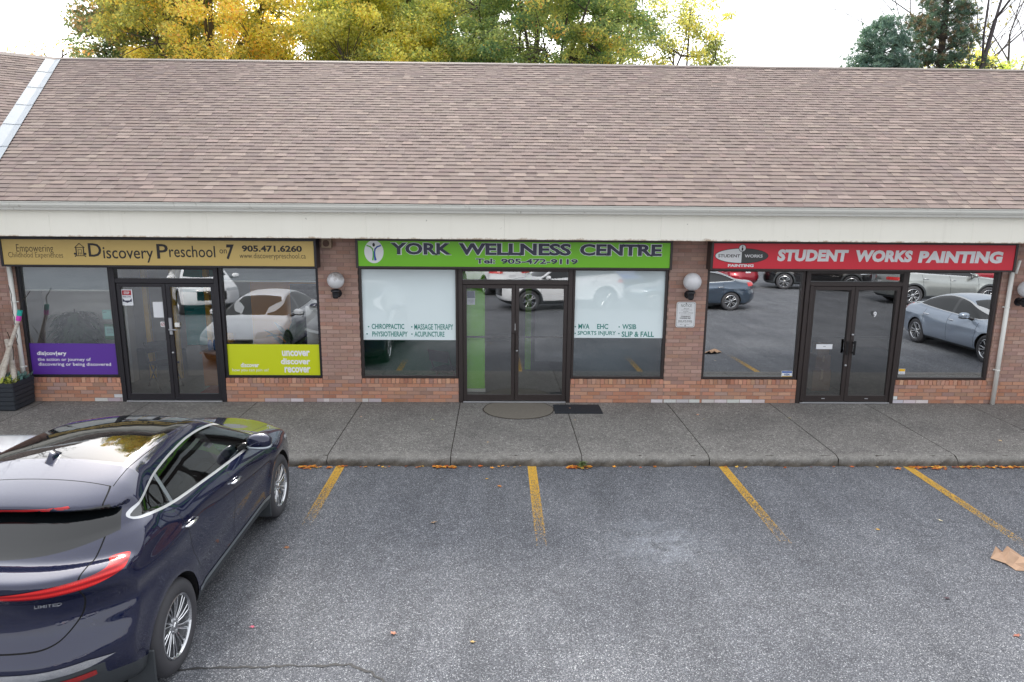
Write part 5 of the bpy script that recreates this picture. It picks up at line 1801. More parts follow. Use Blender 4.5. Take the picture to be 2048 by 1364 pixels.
side_seams = [
    (lambda x, y, z: x - (-.03 - .10 * np.clip((1.14 - z) / .7, 0, 1) ** 2), .0035, lambda x, y, z: (z > .43) & (z < 1.12) & (np.abs(y) > .6)),
    (lambda x, y, z: x - (-1.10 + .10 * np.clip((1.22 - z) / .4, 0, 1) + .16 * np.clip((.80 - z) / .3, 0, 1)), .0035, lambda x, y, z: (z > .62) & (z < 1.23) & (np.abs(y) > .6)),
    (lambda x, y, z: x - (1.02 - .10 * np.clip((1.0 - z) / .6, 0, 1)), .0035, lambda x, y, z: (z > .43) & (z < 1.02) & (np.abs(y) > .6))]
VP['seams'] = side_seams + [
    (lambda x, y, z: sdpoly(y, z, hatch), .0045, lambda x, y, z: (x < -1.42)),
    (lambda x, y, z: np.abs(y) - (.565 - .02 * (x + .5)), .0030, lambda x, y, z: (z > 1.5) & (x > -1.42) & (x < .25)),
    (lambda x, y, z: x + 1.425 + .04 * (np.abs(y) / .5) ** 3 * 0, .0040, lambda x, y, z: (z > 1.55) & (np.abs(y) < .57)),
    (lambda x, y, z: np.abs(y) - (.70 - .05 * (x - 1.1)), .0030, lambda x, y, z: (z > .9) & (x > 1.05) & (x < 2.05))]
M_navy = paint("navy_metallic_paint", (0.0012, 0.0046, 0.036, 1), 0.35, 0.26, 0.15)
vz, VS, VK = build_car(VP, "parked_car", "dark blue crossover parked nose to the kerb with a sloping tail", (-3.39, -5.41, -.14), math.pi / 2 + R(0.6), M_navy, res=0.0165, style='multi', detail=True, group="cars parked nose to the kerb")
for ax_ in (1.345, -1.345):
    for sg_ in (1, -1):
        mb = MB(); mb.bbox(ax_ - .415, ax_ - .395, min(sg_ * .72, sg_ * .925), max(sg_ * .72, sg_ * .925), .17, .44, .006)
        local(mb, "mud_flap", M_plastic, vz)
# shark fin, badge, cabin
mb = MB()
V, F = [], []
for i, x in enumerate(np.linspace(0, 1, 9)):
    h = 0.075 * math.sin(math.pi * min(1, x * .62 + .0)) ** .8 * (1 if x < .8 else (1 - x) / .2 * .9 + .1)
    for yy, hh in ((-.030, 0), (-.018, h * .5), (0, h), (.018, h * .5), (.030, 0)):
        V.append((-1.02 - .20 * x, yy * (1 - .5 * abs(x - .4)), 1.652 + hh - .012 * x))
for i in range(8):
    for j in range(4):
        F.append((i * 5 + j, i * 5 + j + 1, (i + 1) * 5 + j + 1, (i + 1) * 5 + j))
mb.add(V, F); local(mb, "shark_fin_antenna", M_navy, vz, True)
mb = MB()
Vt, Ft = text_geo("LIMITED", .02, .2)
lo, hi = Vt.min(0), Vt.max(0)
pts = []
for q in Vt:
    yy = -0.40 - (q[0] - lo[0]) / (hi[0] - lo[0]) * .155
    zz_ = 1.018 + (q[1] - lo[1]) / (hi[1] - lo[1]) * .024
    pts.append((yy, zz_))
prj = []
for yy, zz_ in pts:
    h_ = VS.hit((-2.6, yy, zz_), (1, 0, 0), 1.2, 700)
    prj.append((h_[0] - .006, yy, zz_))
mb.add(prj, Ft); local(mb, "badge_lettering", M_chrome, vz)
def seat_at(x, y, rear=False):
    mb = MB(); mb.bbox(x - .25, x + .27, y - .25, y + .25, .52, .70, .05); s_ = local(mb, "seat", M_seat, vz)
    mb = MB()
    V8 = []
    mb.bbox(-.07, .07, -.25, .25, 0, .60, .05)
    mb.v = [(x - .22 + a - .22 * (c / .6), y + b, .66 + c) for a, b, c in mb.v]
    local(mb, "seat_back", M_seat, s_)
    mb = MB(); mb.bbox(x - .52, x - .42, y - .13, y + .13, 1.27, 1.42, .03); local(mb, "headrest", M_seat, s_)
for x, y in ((.15, .38), (.15, -.38), (-.80, .38), (-.80, -.38)):
    seat_at(x, y)
mb = MB(); mb.bbox(.62, 1.0, -.70, .70, .62, 1.04, .06); local(mb, "dashboard", M_cabin, vz)
mb = MB()
mb.tube([(.42 + .05 * math.sin(a), .38 + .18 * math.cos(a), .98 + .17 * math.sin(a)) for a in np.linspace(0, 2 * math.pi, 25)], .014, 8, False)
mb.tube([(.44, .38, .98), (.66, .38, .92)], .03, 8)
local(mb, "steering_wheel", M_cabin, vz)
mb = MB(); mb.bbox(-1.75, .95, -.76, .76, .40, .44, .01); mb.bbox(-1.9, -1.15, -.7, .7, .44, .95, .03); local(mb, "cabin_floor", M_cabin, vz)

# ---- the other cars: a saloon and a family crossover, each with its own paint
SP = dict(
    side=[(2.1, .2), (2.26, .3), (2.34, .48), (2.31, .62), (2.18, .735), (1.9, .82), (1.4, .90), (1.05, .955), (.62, 1.18), (.25, 1.365), (-.1, 1.435), (-.5, 1.455), (-.9, 1.42), (-1.3, 1.305), (-1.75, 1.12), (-2.1, 1.06), (-2.3, 1.045), (-2.38, .97), (-2.36, .8), (-2.42, .62), (-2.42, .45), (-2.3, .28), (-2.1, .2)],
    belt=([-2.5, -1.8, -1, 0, 1.1, 2.4], [1.0, 1.01, .985, .955, .92, .78]), zlo=.22, hw=.92, wb=2.80, wr=.335, arch=.372, trk=.80,
    prof=[.82, .88, .955, .985, 1.0, .985, .94, .90, .86], tum=(.42, .45), ft=(.9, .10), rt=(-1.0, .08), gt=(-.6, .10), flare=.015,
    bulge=[(-1.3, .84, .8, .07, .018, .03), (0.3, .60, 1.2, .08, -.012, .04)],
    kf=.6, pf=3.6, kr=.45, pr=4.0, crown=.05, k=.06, kt=.07,
    sglass=[(-1.55, 1.10), (-1.2, 1.06), (-.5, 1.02), (.3, .99), (.95, .975), (.80, 1.06), (.50, 1.20), (.2, 1.305), (-.2, 1.365), (-.6, 1.38), (-1.0, 1.325), (-1.3, 1.22)],
    trim=.018, bp=(-.10, -.2, .05), ws=(.22, .98, .10), rw=(-1.05, 1.10, 1.36, .11, .02),
    tail=lambda x, y, z: np.maximum.reduce([np.abs(z - .955) - .065, x + 2.02, .45 - np.abs(y)]),
    head=lambda x, y, z: np.maximum.reduce([np.abs(z - (.68 + .12 * (2.3 - x) * .5)) - .055, 1.78 - x, .45 - np.abs(y)]),
    clad=lambda x, y, z: z - .27, mir=(.66, .99, 1.02), hand=[(.0, .84), (-1.0, .86)], plate=.80,
    extra=[("grille", lambda x, y, z: np.maximum.reduce([np.abs(z - .50) - .13, 2.1 - x, np.abs(y) - .42]), M_pblack)])
SP['seams'] = [(lambda x, y, z: x + .08 + .04 * z, .005, lambda x, y, z: (z > .32) & (z < .98) & (np.abs(y) > .6)), (lambda x, y, z: x - .98, .005, lambda x, y, z: (z > .32) & (z < .9) & (np.abs(y) > .6)), (lambda x, y, z: x + 1.12 - .1 * (.9 - z), .005, lambda x, y, z: (z > .55) & (z < .98) & (np.abs(y) > .6))]
UP = dict(
    side=[(2.12, .25), (2.33, .4), (2.38, .6), (2.36, .9), (2.18, 1.02), (1.5, 1.11), (1.1, 1.17), (.7, 1.40), (.35, 1.60), (0, 1.69), (-.6, 1.73), (-1.3, 1.70), (-1.85, 1.63), (-2.05, 1.58), (-2.02, 1.52), (-2.2, 1.22), (-2.34, 1.1), (-2.38, .9), (-2.43, .65), (-2.40, .4), (-2.25, .27), (-1.5, .25)],
    belt=([-2.5, -1.5, 0, 1.1, 2.5], [1.22, 1.20, 1.13, 1.09, .98]), zlo=.27, hw=.95, wb=2.90, wr=.38, arch=.43, trk=.83,
    prof=[.84, .90, .965, .985, 1.0, .985, .94, .90, .87], tum=(.30, .40), ft=(.9, .10), rt=(-1.2, .07), gt=(-.8, .08), flare=.02, bulge=[(-1.4, 1.0, .7, .08, .02, .03)],
    kf=.6, pf=3.8, kr=.40, pr=4.2, crown=.05, k=.06, kt=.06,
    sglass=[(-2.0, 1.36), (-1.7, 1.30), (-1.0, 1.245), (0, 1.19), (.95, 1.14), (.78, 1.25), (.45, 1.44), (.1, 1.54), (-.4, 1.59), (-1.0, 1.595), (-1.6, 1.54), (-1.9, 1.46)],
    trim=.02, bp=(-.05, -.15, .06), ws=(.30, 1.06, .10), rw=(-1.9, 1.2, 1.50, .11, .03),
    tail=lambda x, y, z: np.maximum.reduce([np.abs(z - 1.03) - .06, x + 1.95, .42 - np.abs(y)]),
    head=lambda x, y, z: np.maximum.reduce([np.abs(z - .86) - .045, 1.80 - x, .45 - np.abs(y)]),
    clad=lambda x, y, z: np.minimum(z - .38, np.minimum(np.hypot(x - 1.45, z - .38), np.hypot(x + 1.45, z - .38)) - .50), mir=(.78, 1.03, 1.20), hand=[(.05, 1.0), (-1.0, 1.04)], plate=.85,
    extra=[("grille", lambda x, y, z: np.maximum.reduce([np.abs(z - .68) - .15, 2.12 - x, np.abs(y) - .45]), M_pblack)])
UP['seams'] = [(lambda x, y, z: x + .02 + .04 * z, .006, lambda x, y, z: (z > .42) & (z < 1.17) & (np.abs(y) > .6)), (lambda x, y, z: x - 1.02, .006, lambda x, y, z: (z > .42) & (z < 1.1) & (np.abs(y) > .6)), (lambda x, y, z: x + 1.12 - .1 * (1.1 - z), .006, lambda x, y, z: (z > .75) & (z < 1.2) & (np.abs(y) > .6))]
SSH, USH = Shape(SP), Shape(UP)
GP, GA, GF = "cars parked nose to the kerb", "cars in the aisle mirrored by the shop glass", "cars in the far bays mirrored by the shop glass"
pw = lambda nm, c, m=.4, r=.3: paint(nm, c, m, r)
def sedan(label, x, y, rz, mp, grp, res=.034, style='five'):
    return build_car(SP, "parked_car", label, (x, y, -.14), R(rz), mp, res, style, False, grp, SSH)
def suv(label, x, y, rz, mp, grp, res=.036, style='five'):
    return build_car(UP, "parked_car", label, (x, y, -.14), R(rz), mp, res, style, False, grp, USH)
M_pw = pw("white_paint", srgb(222, 226, 232), .0, .35)
M_pw2 = pw("pearl_paint", srgb(230, 232, 236), .0, .35)
M_pg = pw("slate_grey_paint", srgb(70, 84, 100), .6)
M_ps = pw("silver_paint", srgb(150, 154, 152), .7)
M_pb = pw("ice_blue_paint", srgb(148, 160, 176), .5)
M_pk = pw("black_paint", srgb(22, 22, 26), .3)
M_pr = pw("red_paint", srgb(150, 26, 44), .4)
M_pu = pw("blue_paint", srgb(34, 84, 170), .4)
sedan("white saloon parked beyond the dark blue crossover, only its bonnet in frame", -5.76, -5.58, 90, M_pw, GP, .028)
sedan("ice blue saloon seen mirrored in the pane beside the downspout", 12.35, -5.5, 90, M_pb, GP)
suv("white crossover mirrored across the wellness doors", 2.3, -14.1, 166, M_pw2, GA, .030)
sedan("slate grey saloon whose tail shows in the large mirror-like pane", 7.1, -14.3, 180, M_pg, GA)
suv("silver crossover mirrored above the ice blue saloon", 17.9, -16.2, 4, M_ps, GA)
suv("black crossover mirrored above the brown doors", 15.4, -21.8, 20, M_pk, GF)
suv("red crossover mirrored at the top corner beside the downspout", 24.5, -22.5, 10, M_pr, GF, .045)
suv("white crossover with its tail lamps mirrored in the preschool door", -10.6, -13.4, 60, M_pw2, GA)
sedan("blue saloon mirrored high in the frosted pane", 5.2, -21.5, 70, M_pu, GF, .045)
suv("black crossover mirrored behind the white one", 8.0, -19.6, 65, M_pk, GF, .045)
suv("white crossover mirrored in the strip above the wellness doors", -0.2, -20.0, 250, M_pw2, GF, .045)
sedan("red saloon mirrored at the top of the large mirror-like pane", 11.2, -23.8, 250, M_pr, GF, .045)
sedan("white saloon mirrored left of the red one", 8.7, -24.6, 250, M_pw, GF, .045)
# ------------------------------------------------------------------ painted stall lines
def stripe_mat():
    m, n, b = newmat("worn_yellow_paint")
    v = coords(n)
    n.links.new(mixrgb(n, noise(n, 20, 4, 0.6, v), srgb(206, 160, 52), srgb(188, 148, 62)), b.inputs['Base Color'])
    b.inputs['Roughness'].default_value = 0.7
    tr = N(n, "ShaderNodeBsdfTransparent")
    mx = N(n, "ShaderNodeMixShader")
    out = n.nodes["Material Output"]
    a = N(n, "ShaderNodeAttribute", attribute_name="tone")
    vo = N(n, "ShaderNodeTexVoronoi"); vo.inputs['Scale'].default_value = 125; n.links.new(v, vo.inputs['Vector'])
    sp = N(n, "ShaderNodeSeparateColor"); n.links.new(vo.outputs['Color'], sp.inputs[0])
    q = math_(n, 'ADD', math_(n, 'MULTIPLY', sp.outputs[1], 0.70), math_(n, 'MULTIPLY', noise(n, 22, 5, 0.8, v), 0.55))
    k = math_(n, 'GREATER_THAN', math_(n, 'SUBTRACT', q, a.outputs['Fac']), 0.0)
    n.links.new(k, mx.inputs[0]); n.links.new(tr.outputs[0], mx.inputs[1]); n.links.new(b.outputs[0], mx.inputs[2])
    n.links.new(mx.outputs[0], out.inputs[0])
    return m
M_stripe = stripe_mat()
def stall_line(x0, y1, label):
    mb = MB()
    ys = np.arange(-2.575, y1, -0.05)
    xs = [0, .02, .06, .10, .118]
    for ya, yb in zip(ys, ys[1:]):
        u = (ya + 2.575) / (y1 + 2.575)
        for xa, xb in zip(xs, xs[1:]):
            edge = 0.05 if (xa == 0 or xb == xs[-1]) else 0.0
            wv = 0.36 + 0.66 * u ** 1.1 - (0.10 if edge else 0)
            mb.tone = (wv, wv, wv)
            mb.quad((x0 + xa, yb, -.136), (x0 + xb, yb, -.136), (x0 + xb, ya, -.136), (x0 + xa, ya, -.136))
    mb.tone = None
    return tag(mb.build("parking_line", M_stripe), label, "parking line", "yellow stall lines on the asphalt")
stall_line(-2.20, -4.35, "short yellow stall line beside the dark blue car")
stall_line(0.418, -4.85, "yellow stall line running straight out below the wellness doors")
stall_line(3.06, -4.80, "yellow stall line below the pier with the towing notice")
stall_line(5.64, -5.00, "yellow stall line nearest to the crumpled brown paper")
stall_line(-4.82, -4.2, "yellow stall line hidden between the dark blue car and the white car")

# ------------------------------------------------------------------ small things on the ground
mb = MB(); mb.bbox(0.95, 1.74, -0.64, -0.15, 0.001, 0.014, 0.004)
tag(mb.build("door_mat", P("black_rubber", srgb(30, 36, 44), 0.8, bmp=0.5, bscale=180)), "black rubber door mat lying askew beside the wellness doors", "door mat")
pm, n, b = newmat("old_patch")
v = coords(n)
f = noise(n, 30, 5, 0.75, v)
n.links.new(mixrgb(n, f, srgb(96, 91, 84), srgb(134, 128, 118)), b.inputs['Base Color']); b.inputs['Roughness'].default_value = 0.9
bump(n, b, f, 0.6, 0.01)
mb = MB()
nn = 64
pts = []
for k in range(nn):
    a = 2 * math.pi * k / nn
    rr = 1 + 0.012 * math.sin(5 * a) + random.uniform(-.006, .006)
    pts.append((0.355 + 0.58 * rr * math.cos(a), max(-0.06, -0.40 + 0.52 * rr * math.sin(a))) if True else None)
pts = [(x, min(y, -0.045)) for x, y in pts]
pts = [(0.355 + 0.58 * math.cos(2 * math.pi * k / nn) * (1 + .01 * math.sin(k)), min(-0.045, -0.40 + 0.52 * math.sin(2 * math.pi * k / nn) * (1 + .01 * math.cos(3 * k)))) for k in range(nn)]
mb.add([(x, y, 0.006) for x, y in pts] + [(x, y, 0.0005) for x, y in pts], [tuple(range(nn))] + [(k, k + nn, (k + 1) % nn + nn, (k + 1) % nn) for k in range(nn)])
mb.cur = 1
o2 = [(0.355 + (x - .355) * 1.035, -0.40 + (y + .40) * 1.05) for x, y in pts]
mb.add([(x, y, 0.0045) for x, y in o2], [tuple(range(nn))])
structure(mb.build("pavement_patch", [pm, M_soil]))
# tar-filled crack
def crack(mb, pts, wd):
    V = []
    for i, (x, y) in enumerate(pts):
        a, c_ = pts[max(i - 1, 0)], pts[min(i + 1, len(pts) - 1)]
        dx, dy = c_[0] - a[0], c_[1] - a[1]
        L = math.hypot(dx, dy) or 1
        h = wd * random.uniform(.4, 1.2)
        V.append((x - dy / L * h, y + dx / L * h, -.1365)); V.append((x + dy / L * h, y - dx / L * h, -.1365))
    mb.add(V, [(2 * i + 1, 2 * i + 3, 2 * i + 2, 2 * i) for i in range(len(pts) - 1)])
def jag(pts, step=.05, amp=.012):
    out = []
    for (xa, ya), (xb, yb) in zip(pts, pts[1:]):
        L = math.hypot(xb - xa, yb - ya); k = max(1, int(L / step))
        for i in range(k):
            u = i / k
            out.append((xa + (xb - xa) * u + random.uniform(-amp, amp), ya + (yb - ya) * u + random.uniform(-amp, amp)))
    return out + [pts[-1]]
mb = MB()
crack(mb, jag([(-4.6, -6.9), (-2.95, -6.80), (-2.31, -6.77), (-1.70, -6.74), (-1.16, -6.73), (-0.98, -6.82), (-0.83, -6.95), (-0.6, -7.6)]), .013)
crack(mb, jag([(1.17, -2.57), (1.19, -2.8)], .04, .01), .004)
crack(mb, jag([(-0.83, -6.95), (-0.3, -7.2), (0.5, -7.3)], .05, .012), .006)
tag(mb.build("tar_crack", P("crack_tar", srgb(40, 40, 42), 0.7)), "thin dark crack line running across the asphalt by the car's rear wheel", "crack", kind="structure")

# crumpled paper
pp = P("kraft_paper", srgb(170, 140, 116), 0.85, var=0.14, scale=14)
mb = MB()
PV = [(5.085, -4.975, -.130), (5.215, -4.86, -.025), (5.288, -4.885, -.095), (5.355, -4.86, -.02), (5.47, -4.98, -.105), (5.54, -5.04, -.095), (5.62, -5.35, -.134), (5.33, -5.28, -.128), (5.20, -5.245, -.136), (5.175, -5.11, -.122),
      (5.285, -4.99, -.015), (5.36, -5.07, -.06), (5.215, -4.945, -.070), (5.66, -5.12, -.120), (5.45, -5.17, -.015), (5.26, -5.13, -.11), (5.44, -5.31, -.120), (5.58, -5.20, -.070), (5.36, -4.92, -.060)]
PF = [(0, 12, 1), (0, 9, 12), (1, 12, 2), (12, 10, 2), (12, 9, 10), (9, 15, 10), (9, 8, 15), (8, 7, 15), (15, 11, 10), (15, 7, 14), (15, 14, 11), (2, 10, 18), (2, 18, 3), (3, 18, 4), (18, 11, 4), (18, 10, 11), (4, 11, 14), (4, 14, 5), (5, 14, 17), (5, 17, 13), (17, 14, 16), (14, 7, 16), (17, 16, 6), (17, 6, 13)]
# every facet is split again so that the creases wander
for f in PF:
    a, b_, c_ = (Vector((5.28 + (PV[k][0] - 5.28) * .86, -5.17 + (PV[k][1] + 5.05) * .86, -.134 + (PV[k][2] + .134) * .8)) for k in f)
    ab, bc, ca = (a + b_) / 2, (b_ + c_) / 2, (c_ + a) / 2
    cen = (a + b_ + c_) / 3 + Vector((0, 0, random.uniform(-.022, .022)))
    ring_ = [a, ab, b_, bc, c_, ca]
    for k in range(6):
        mb.add([ring_[k], ring_[(k + 1) % 6], cen], [(0, 1, 2)])
o = mb.build("crumpled_paper", pp)
sm = o.modifiers.new("thickness", 'SOLIDIFY'); sm.thickness = 0.002
tag(o, "crumpled sheet of brown paper lying on the asphalt", "paper")

# leaves
lm, n, b = newmat("fallen_leaf")
a = N(n, "ShaderNodeAttribute", attribute_name="tone")
n.links.new(a.outputs['Color'], b.inputs['Base Color']); b.inputs['Roughness'].default_value = 0.75
LEAFC = [srgb(206, 120, 40), srgb(190, 92, 34), srgb(222, 150, 50), srgb(166, 96, 52), srgb(214, 170, 70)]
def leaf(mb, x, y, z, s, t, lift=1.0):
    a0 = random.uniform(0, 6.28)
    rad = [1, .45, .8, .4, .75, .35, .75, .4, .8, .45]
    tx, ty = random.uniform(-.35, .35), random.uniform(-.35, .35)
    V = [(x, y, z + .15 * s * lift)]
    for k, r in enumerate(rad):
        a = a0 + 2 * math.pi * k / len(rad)
        dx, dy = s * r * math.cos(a), s * r * math.sin(a) * .8
        V.append((x + dx, y + dy, z + max(0.001, (.25 * s + dx * tx + dy * ty) * lift * .7 + random.uniform(0, .1 * s))))
    mb.tone = t[:3]
    mb.add(V, [(0, k + 1, (k + 1) % len(rad) + 1) for k in range(len(rad))])
mb = MB()
for (xa, xb, cnt, sp) in ((-2.70, -2.40, 36, .03), (-2.36, -2.05, 10, .04), (-0.87, -0.56, 60, .03), (0.95, 1.30, 75, .035), (5.72, 6.22, 55, .04), (6.3, 7.45, 85, .03), (-1.9, -1.0, 12, .03), (-0.4, 0.4, 10, .04), (1.5, 5.6, 18, .035), (7.5, 9, 40, .04)):
    for k in range(cnt):
        leaf(mb, random.uniform(xa, xb), -2.60 - abs(random.gauss(0, sp)), -.138 + random.uniform(0, .012), random.uniform(.022, .045), random.choice(LEAFC))
tag(mb.build("leaf_litter", lm, origin=False), "orange fallen leaves swept against the kerb", "leaf litter", kind="stuff")
GL = "single fallen leaves scattered on the ground"
spots = [(-0.13, -3.02, "bright yellow leaf on the asphalt a little out from the kerb", srgb(236, 184, 30), .03), (0.03, -3.26, "dull orange leaf left of the straight stall line", srgb(186, 120, 50), .045),
         (-0.72, -4.28, "flat tan leaf in the middle of the empty stall", srgb(168, 140, 110), .05), (-0.87, -6.33, "salmon brown leaf near the tar crack", srgb(190, 130, 104), .04),
         (-2.20, -4.85, "brown leaf beside the dark blue car's sill", srgb(150, 104, 72), .04), (4.28, -4.46, "small yellow leaf between two stall lines", srgb(214, 170, 80), .035),
         (5.13, -4.24, "pale cream leaf beyond the crumpled paper", srgb(226, 214, 178), .045), (5.51, -2.68, "large orange leaf at the kerb by the fourth stall line", srgb(204, 128, 44), .07),
         (-2.09, -6.23, "pink scrap leaf near the rear wheel of the dark blue car", srgb(214, 110, 130), .03), (4.19, -5.83, "dark purple leaf on the open asphalt", srgb(70, 44, 54), .04),
         (4.44, -6.40, "reddish leaf at the bottom corner of the lot", srgb(150, 92, 74), .045), (-0.2, -6.45, "straw coloured leaf near the bottom of the picture", srgb(190, 158, 100), .035)]
for x, y, lab, c_, s in spots:
    mb = MB(); leaf(mb, x, y, -.138, s, c_); mb.tone = None
    tag(mb.build("fallen_leaf", lm), lab, "leaf", GL)
spots = [(-2.19, -0.83, "cream leaf on the pavement beside the preschool window", .03), (-1.03, -0.98, "brown leaf on the pavement in front of the green lower pane", .035), (3.29, -0.69, "orange leaf on the pavement below the notice pier", .035),
         (3.33, -0.92, "tan leaf on the pavement nearest the kerb side of the orange leaf", .028), (4.75, -0.86, "pale leaf at a pavement joint before the brown doors", .04), (7.46, -1.92, "yellowish leaf on the pavement beyond the downspout", .04),
         (-0.14, -2.01, "white leaf scrap halfway across the pavement", .025), (1.24, -0.98, "tan leaf just in front of the door mat", .03), (1.22, -0.38, "tiny cream leaf lying on the door mat", .022)]
for x, y, lab, s in spots:
    mb = MB(); leaf(mb, x, y, 0.002 if y < -.5 or x < 1 else 0.016, s, tuple(k * random.uniform(.8, 1.1) for k in srgb(206, 176, 140)[:3])); mb.tone = None
    tag(mb.build("fallen_leaf", lm), lab, "leaf", GL)
# weed in the kerb joint
mb = MB()
for k in range(40):
    a = random.uniform(0, 6.28); L_ = random.uniform(.04, .11); g_ = random.uniform(.7, 1.3)
    blade(mb, (1.165 + random.uniform(-.02, .02), -2.57, -.12 + random.uniform(0, .06)), (1.165 + L_ * math.cos(a), -2.60 - abs(L_ * math.sin(a)), -.10 + random.uniform(0, .10)), .008, .02, (.14 * g_, .20 * g_, .06 * g_), 3)
tag(mb.build("weed", M_leaf), "small green weed growing out of the kerb joint", "weed")
# ------------------------------------------------------------------ trees behind the roof
def leaf_material(name, trans=0.6):
    m = bpy.data.materials.new(name)
    m.use_nodes = True
    n = m.node_tree
    b = n.nodes["Principled BSDF"]
    out = n.nodes["Material Output"]
    a = N(n, "ShaderNodeAttribute", attribute_name="tone")
    n.links.new(a.outputs['Color'], b.inputs['Base Color'])
    b.inputs['Roughness'].default_value = 0.55
    b.inputs['Specular IOR Level'].default_value = 0.25
    tl = N(n, "ShaderNodeBsdfTranslucent")
    n.links.new(mixrgb(n, 1.0, a.outputs['Color'], (1.5, 1.45, 0.9, 1), 'MULTIPLY'), tl.inputs[0])
    mx = N(n, "ShaderNodeMixShader"); mx.inputs[0].default_value = trans
    n.links.new(b.outputs[0], mx.inputs[1]); n.links.new(tl.outputs[0], mx.inputs[2])
    n.links.new(mx.outputs[0], out.inputs[0])
    return m
M_fol = leaf_material("tree_leaf")
M_needle = leaf_material("pine_needle", 0.2)
M_bark = P("tree_bark", srgb(82, 74, 68), 0.9, var=0.3, scale=8, bmp=0.6, bscale=25)
M_barkp = P("grey_twig_bark", srgb(96, 90, 92), 0.9, var=0.2, scale=8)

def quads_mesh(name, C, A, Bv, tones, mat, parent, taper=0.0):
    """many little leaves: centre C, half-axes A and Bv, one colour each"""
    n = len(C)
    V = np.empty((n, 4, 3))
    V[:, 0] = C - A
    V[:, 1] = C - A * 0.05 + Bv
    V[:, 2] = C + A
    V[:, 3] = C - A * 0.05 - Bv
    me = bpy.data.meshes.new(name)
    me.vertices.add(n * 4); me.vertices.foreach_set("co", V.ravel())
    me.loops.add(n * 4); me.loops.foreach_set("vertex_index", np.arange(n * 4, dtype=np.int32))
    me.polygons.add(n); me.polygons.foreach_set("loop_start", np.arange(0, n * 4, 4, dtype=np.int32))
    me.update(calc_edges=True)
    me.materials.append(mat)
    at = me.attributes.new("tone", 'FLOAT_COLOR', 'FACE')
    at.data.foreach_set("color", np.concatenate([np.clip(tones, 0.003, 0.9), np.ones((n, 1))], 1).astype(np.float32).ravel())
    return link(name, me, parent, True)

def unit(n):
    v = rng.normal(size=(n, 3))
    return v / np.linalg.norm(v, axis=1)[:, None]

def branch_to(mb, a, b, r0_, r1_, sag=0.1, n=5):
    a, b = Vector(a), Vector(b)
    k = (b - a).length
    off = Vector((random.uniform(-1, 1), random.uniform(-1, 1), random.uniform(.2, 1))) * k * sag
    pts = [a.lerp(b, i / n) + off * math.sin(math.pi * i / n) for i in range(n + 1)]
    mb.tube(pts, [r0_ + (r1_ - r0_) * i / n for i in range(n + 1)], 6, False)
    return pts

GAIN = 4.5
def maple(name, label, x, y, h, rad, zc, rz_, palette, clumps, per, lsize, edge=None, lean=(0, 0), group=None, spread=.75, trunk=.24):
    """palette: [(colour, weight)] for the inside, edge: colour list that shows more towards the outside and top"""
    t = thing(name, label, "tree", (x, y, -.14), 0, group)
    mb = MB()
    top = Vector((lean[0], lean[1], zc + rz_ * .55))
    tp = [Vector((0, 0, 0)), Vector((lean[0] * .2 + .05, lean[1] * .2, h * .2)), Vector((lean[0] * .5 - .05, lean[1] * .5, zc - rz_ * .4)), Vector((lean[0] * .8, lean[1] * .8, zc)), top]
    mb.tube(tp, [trunk, trunk * .85, trunk * .6, trunk * .35, .03], 10, False)
    u = unit(clumps)
    rr = rng.uniform(0.25, 1.0, clumps) ** 0.55
    cc = u * rr[:, None] * np.array([rad, rad, rz_]) + np.array([lean[0], lean[1], zc])
    cc += rng.normal(0, .25, cc.shape)
    limbs = []
    for i in range(9):
        a = 2.4 * i
        f = random.uniform(.3, .8)
        p0 = tp[1].lerp(tp[3], f * .9)
        e = Vector((lean[0] + rad * .6 * math.cos(a), lean[1] + rad * .6 * math.sin(a), zc + rz_ * random.uniform(-.4, .6)))
        limbs += branch_to(mb, p0, e, trunk * .35, .03, .12, 6)[1:]
    la = np.array([q[:] for q in limbs] + [q[:] for q in tp[2:]])
    for c_ in cc:
        d_ = np.linalg.norm(la - c_, axis=1)
        j = int(np.argmin(d_))
        branch_to(mb, la[j], c_, .022, .006, .10, 3)
    mb.build("trunk", M_bark, t).matrix_parent_inverse = Matrix.Identity(4)
    # leaves
    cs = rng.uniform(.45, 1.0, clumps) * spread
    per = int(per * 1.45)
    idx = np.repeat(np.arange(clumps), per)
    n = len(idx)
    C = cc[idx] + unit(n) * (rng.uniform(0.15, 1, n) ** .6 * cs[idx])[:, None] * np.array([1.15, 1.15, .75])
    nrm = unit(n) + np.array([0, 0, .5])
    ax = np.cross(nrm, unit(n)); ax /= np.linalg.norm(ax, axis=1)[:, None] + 1e-9
    bx = np.cross(ax, nrm / np.linalg.norm(nrm, axis=1)[:, None])
    sz = rng.uniform(.7, 1.25, n) * lsize * .68
    pal = np.array([p[0] for p in palette]); wt = np.array([p[1] for p in palette], float)
    # colour runs clump by clump with a slow drift through the crown
    ph = cc @ np.array([[.55, .2, .5]]).T
    base = pal[rng.choice(len(pal), clumps, p=wt / wt.sum())]
    tone_ = base[idx] * rng.uniform(.62, 1.4, n)[:, None]
    sw_ = rng.random(n) < .28
    tone_[sw_] = pal[rng.choice(len(pal), sw_.sum(), p=wt / wt.sum())] * rng.uniform(.7, 1.3, sw_.sum())[:, None]
    if edge is not None:
        out = np.linalg.norm((cc - np.array([lean[0], lean[1], zc])) / np.array([rad, rad, rz_]), axis=1)
        pr_ = np.clip((out - .62) * 1.6, 0, .75) * np.clip(.32 + .8 * np.sin(ph[:, 0] * 1.7), .06, 1)
        m = rng.random(n) < pr_[idx]
        ed = np.array(edge)
        tone_[m] = ed[rng.integers(0, len(ed), m.sum())] * rng.uniform(.7, 1.25, m.sum())[:, None]
    quads_mesh("crown", C, ax * sz[:, None], bx * sz[:, None] * .62, (tone_ * .80 + tone_.mean(1, keepdims=True) * .20) * GAIN, M_fol, t)
    return t

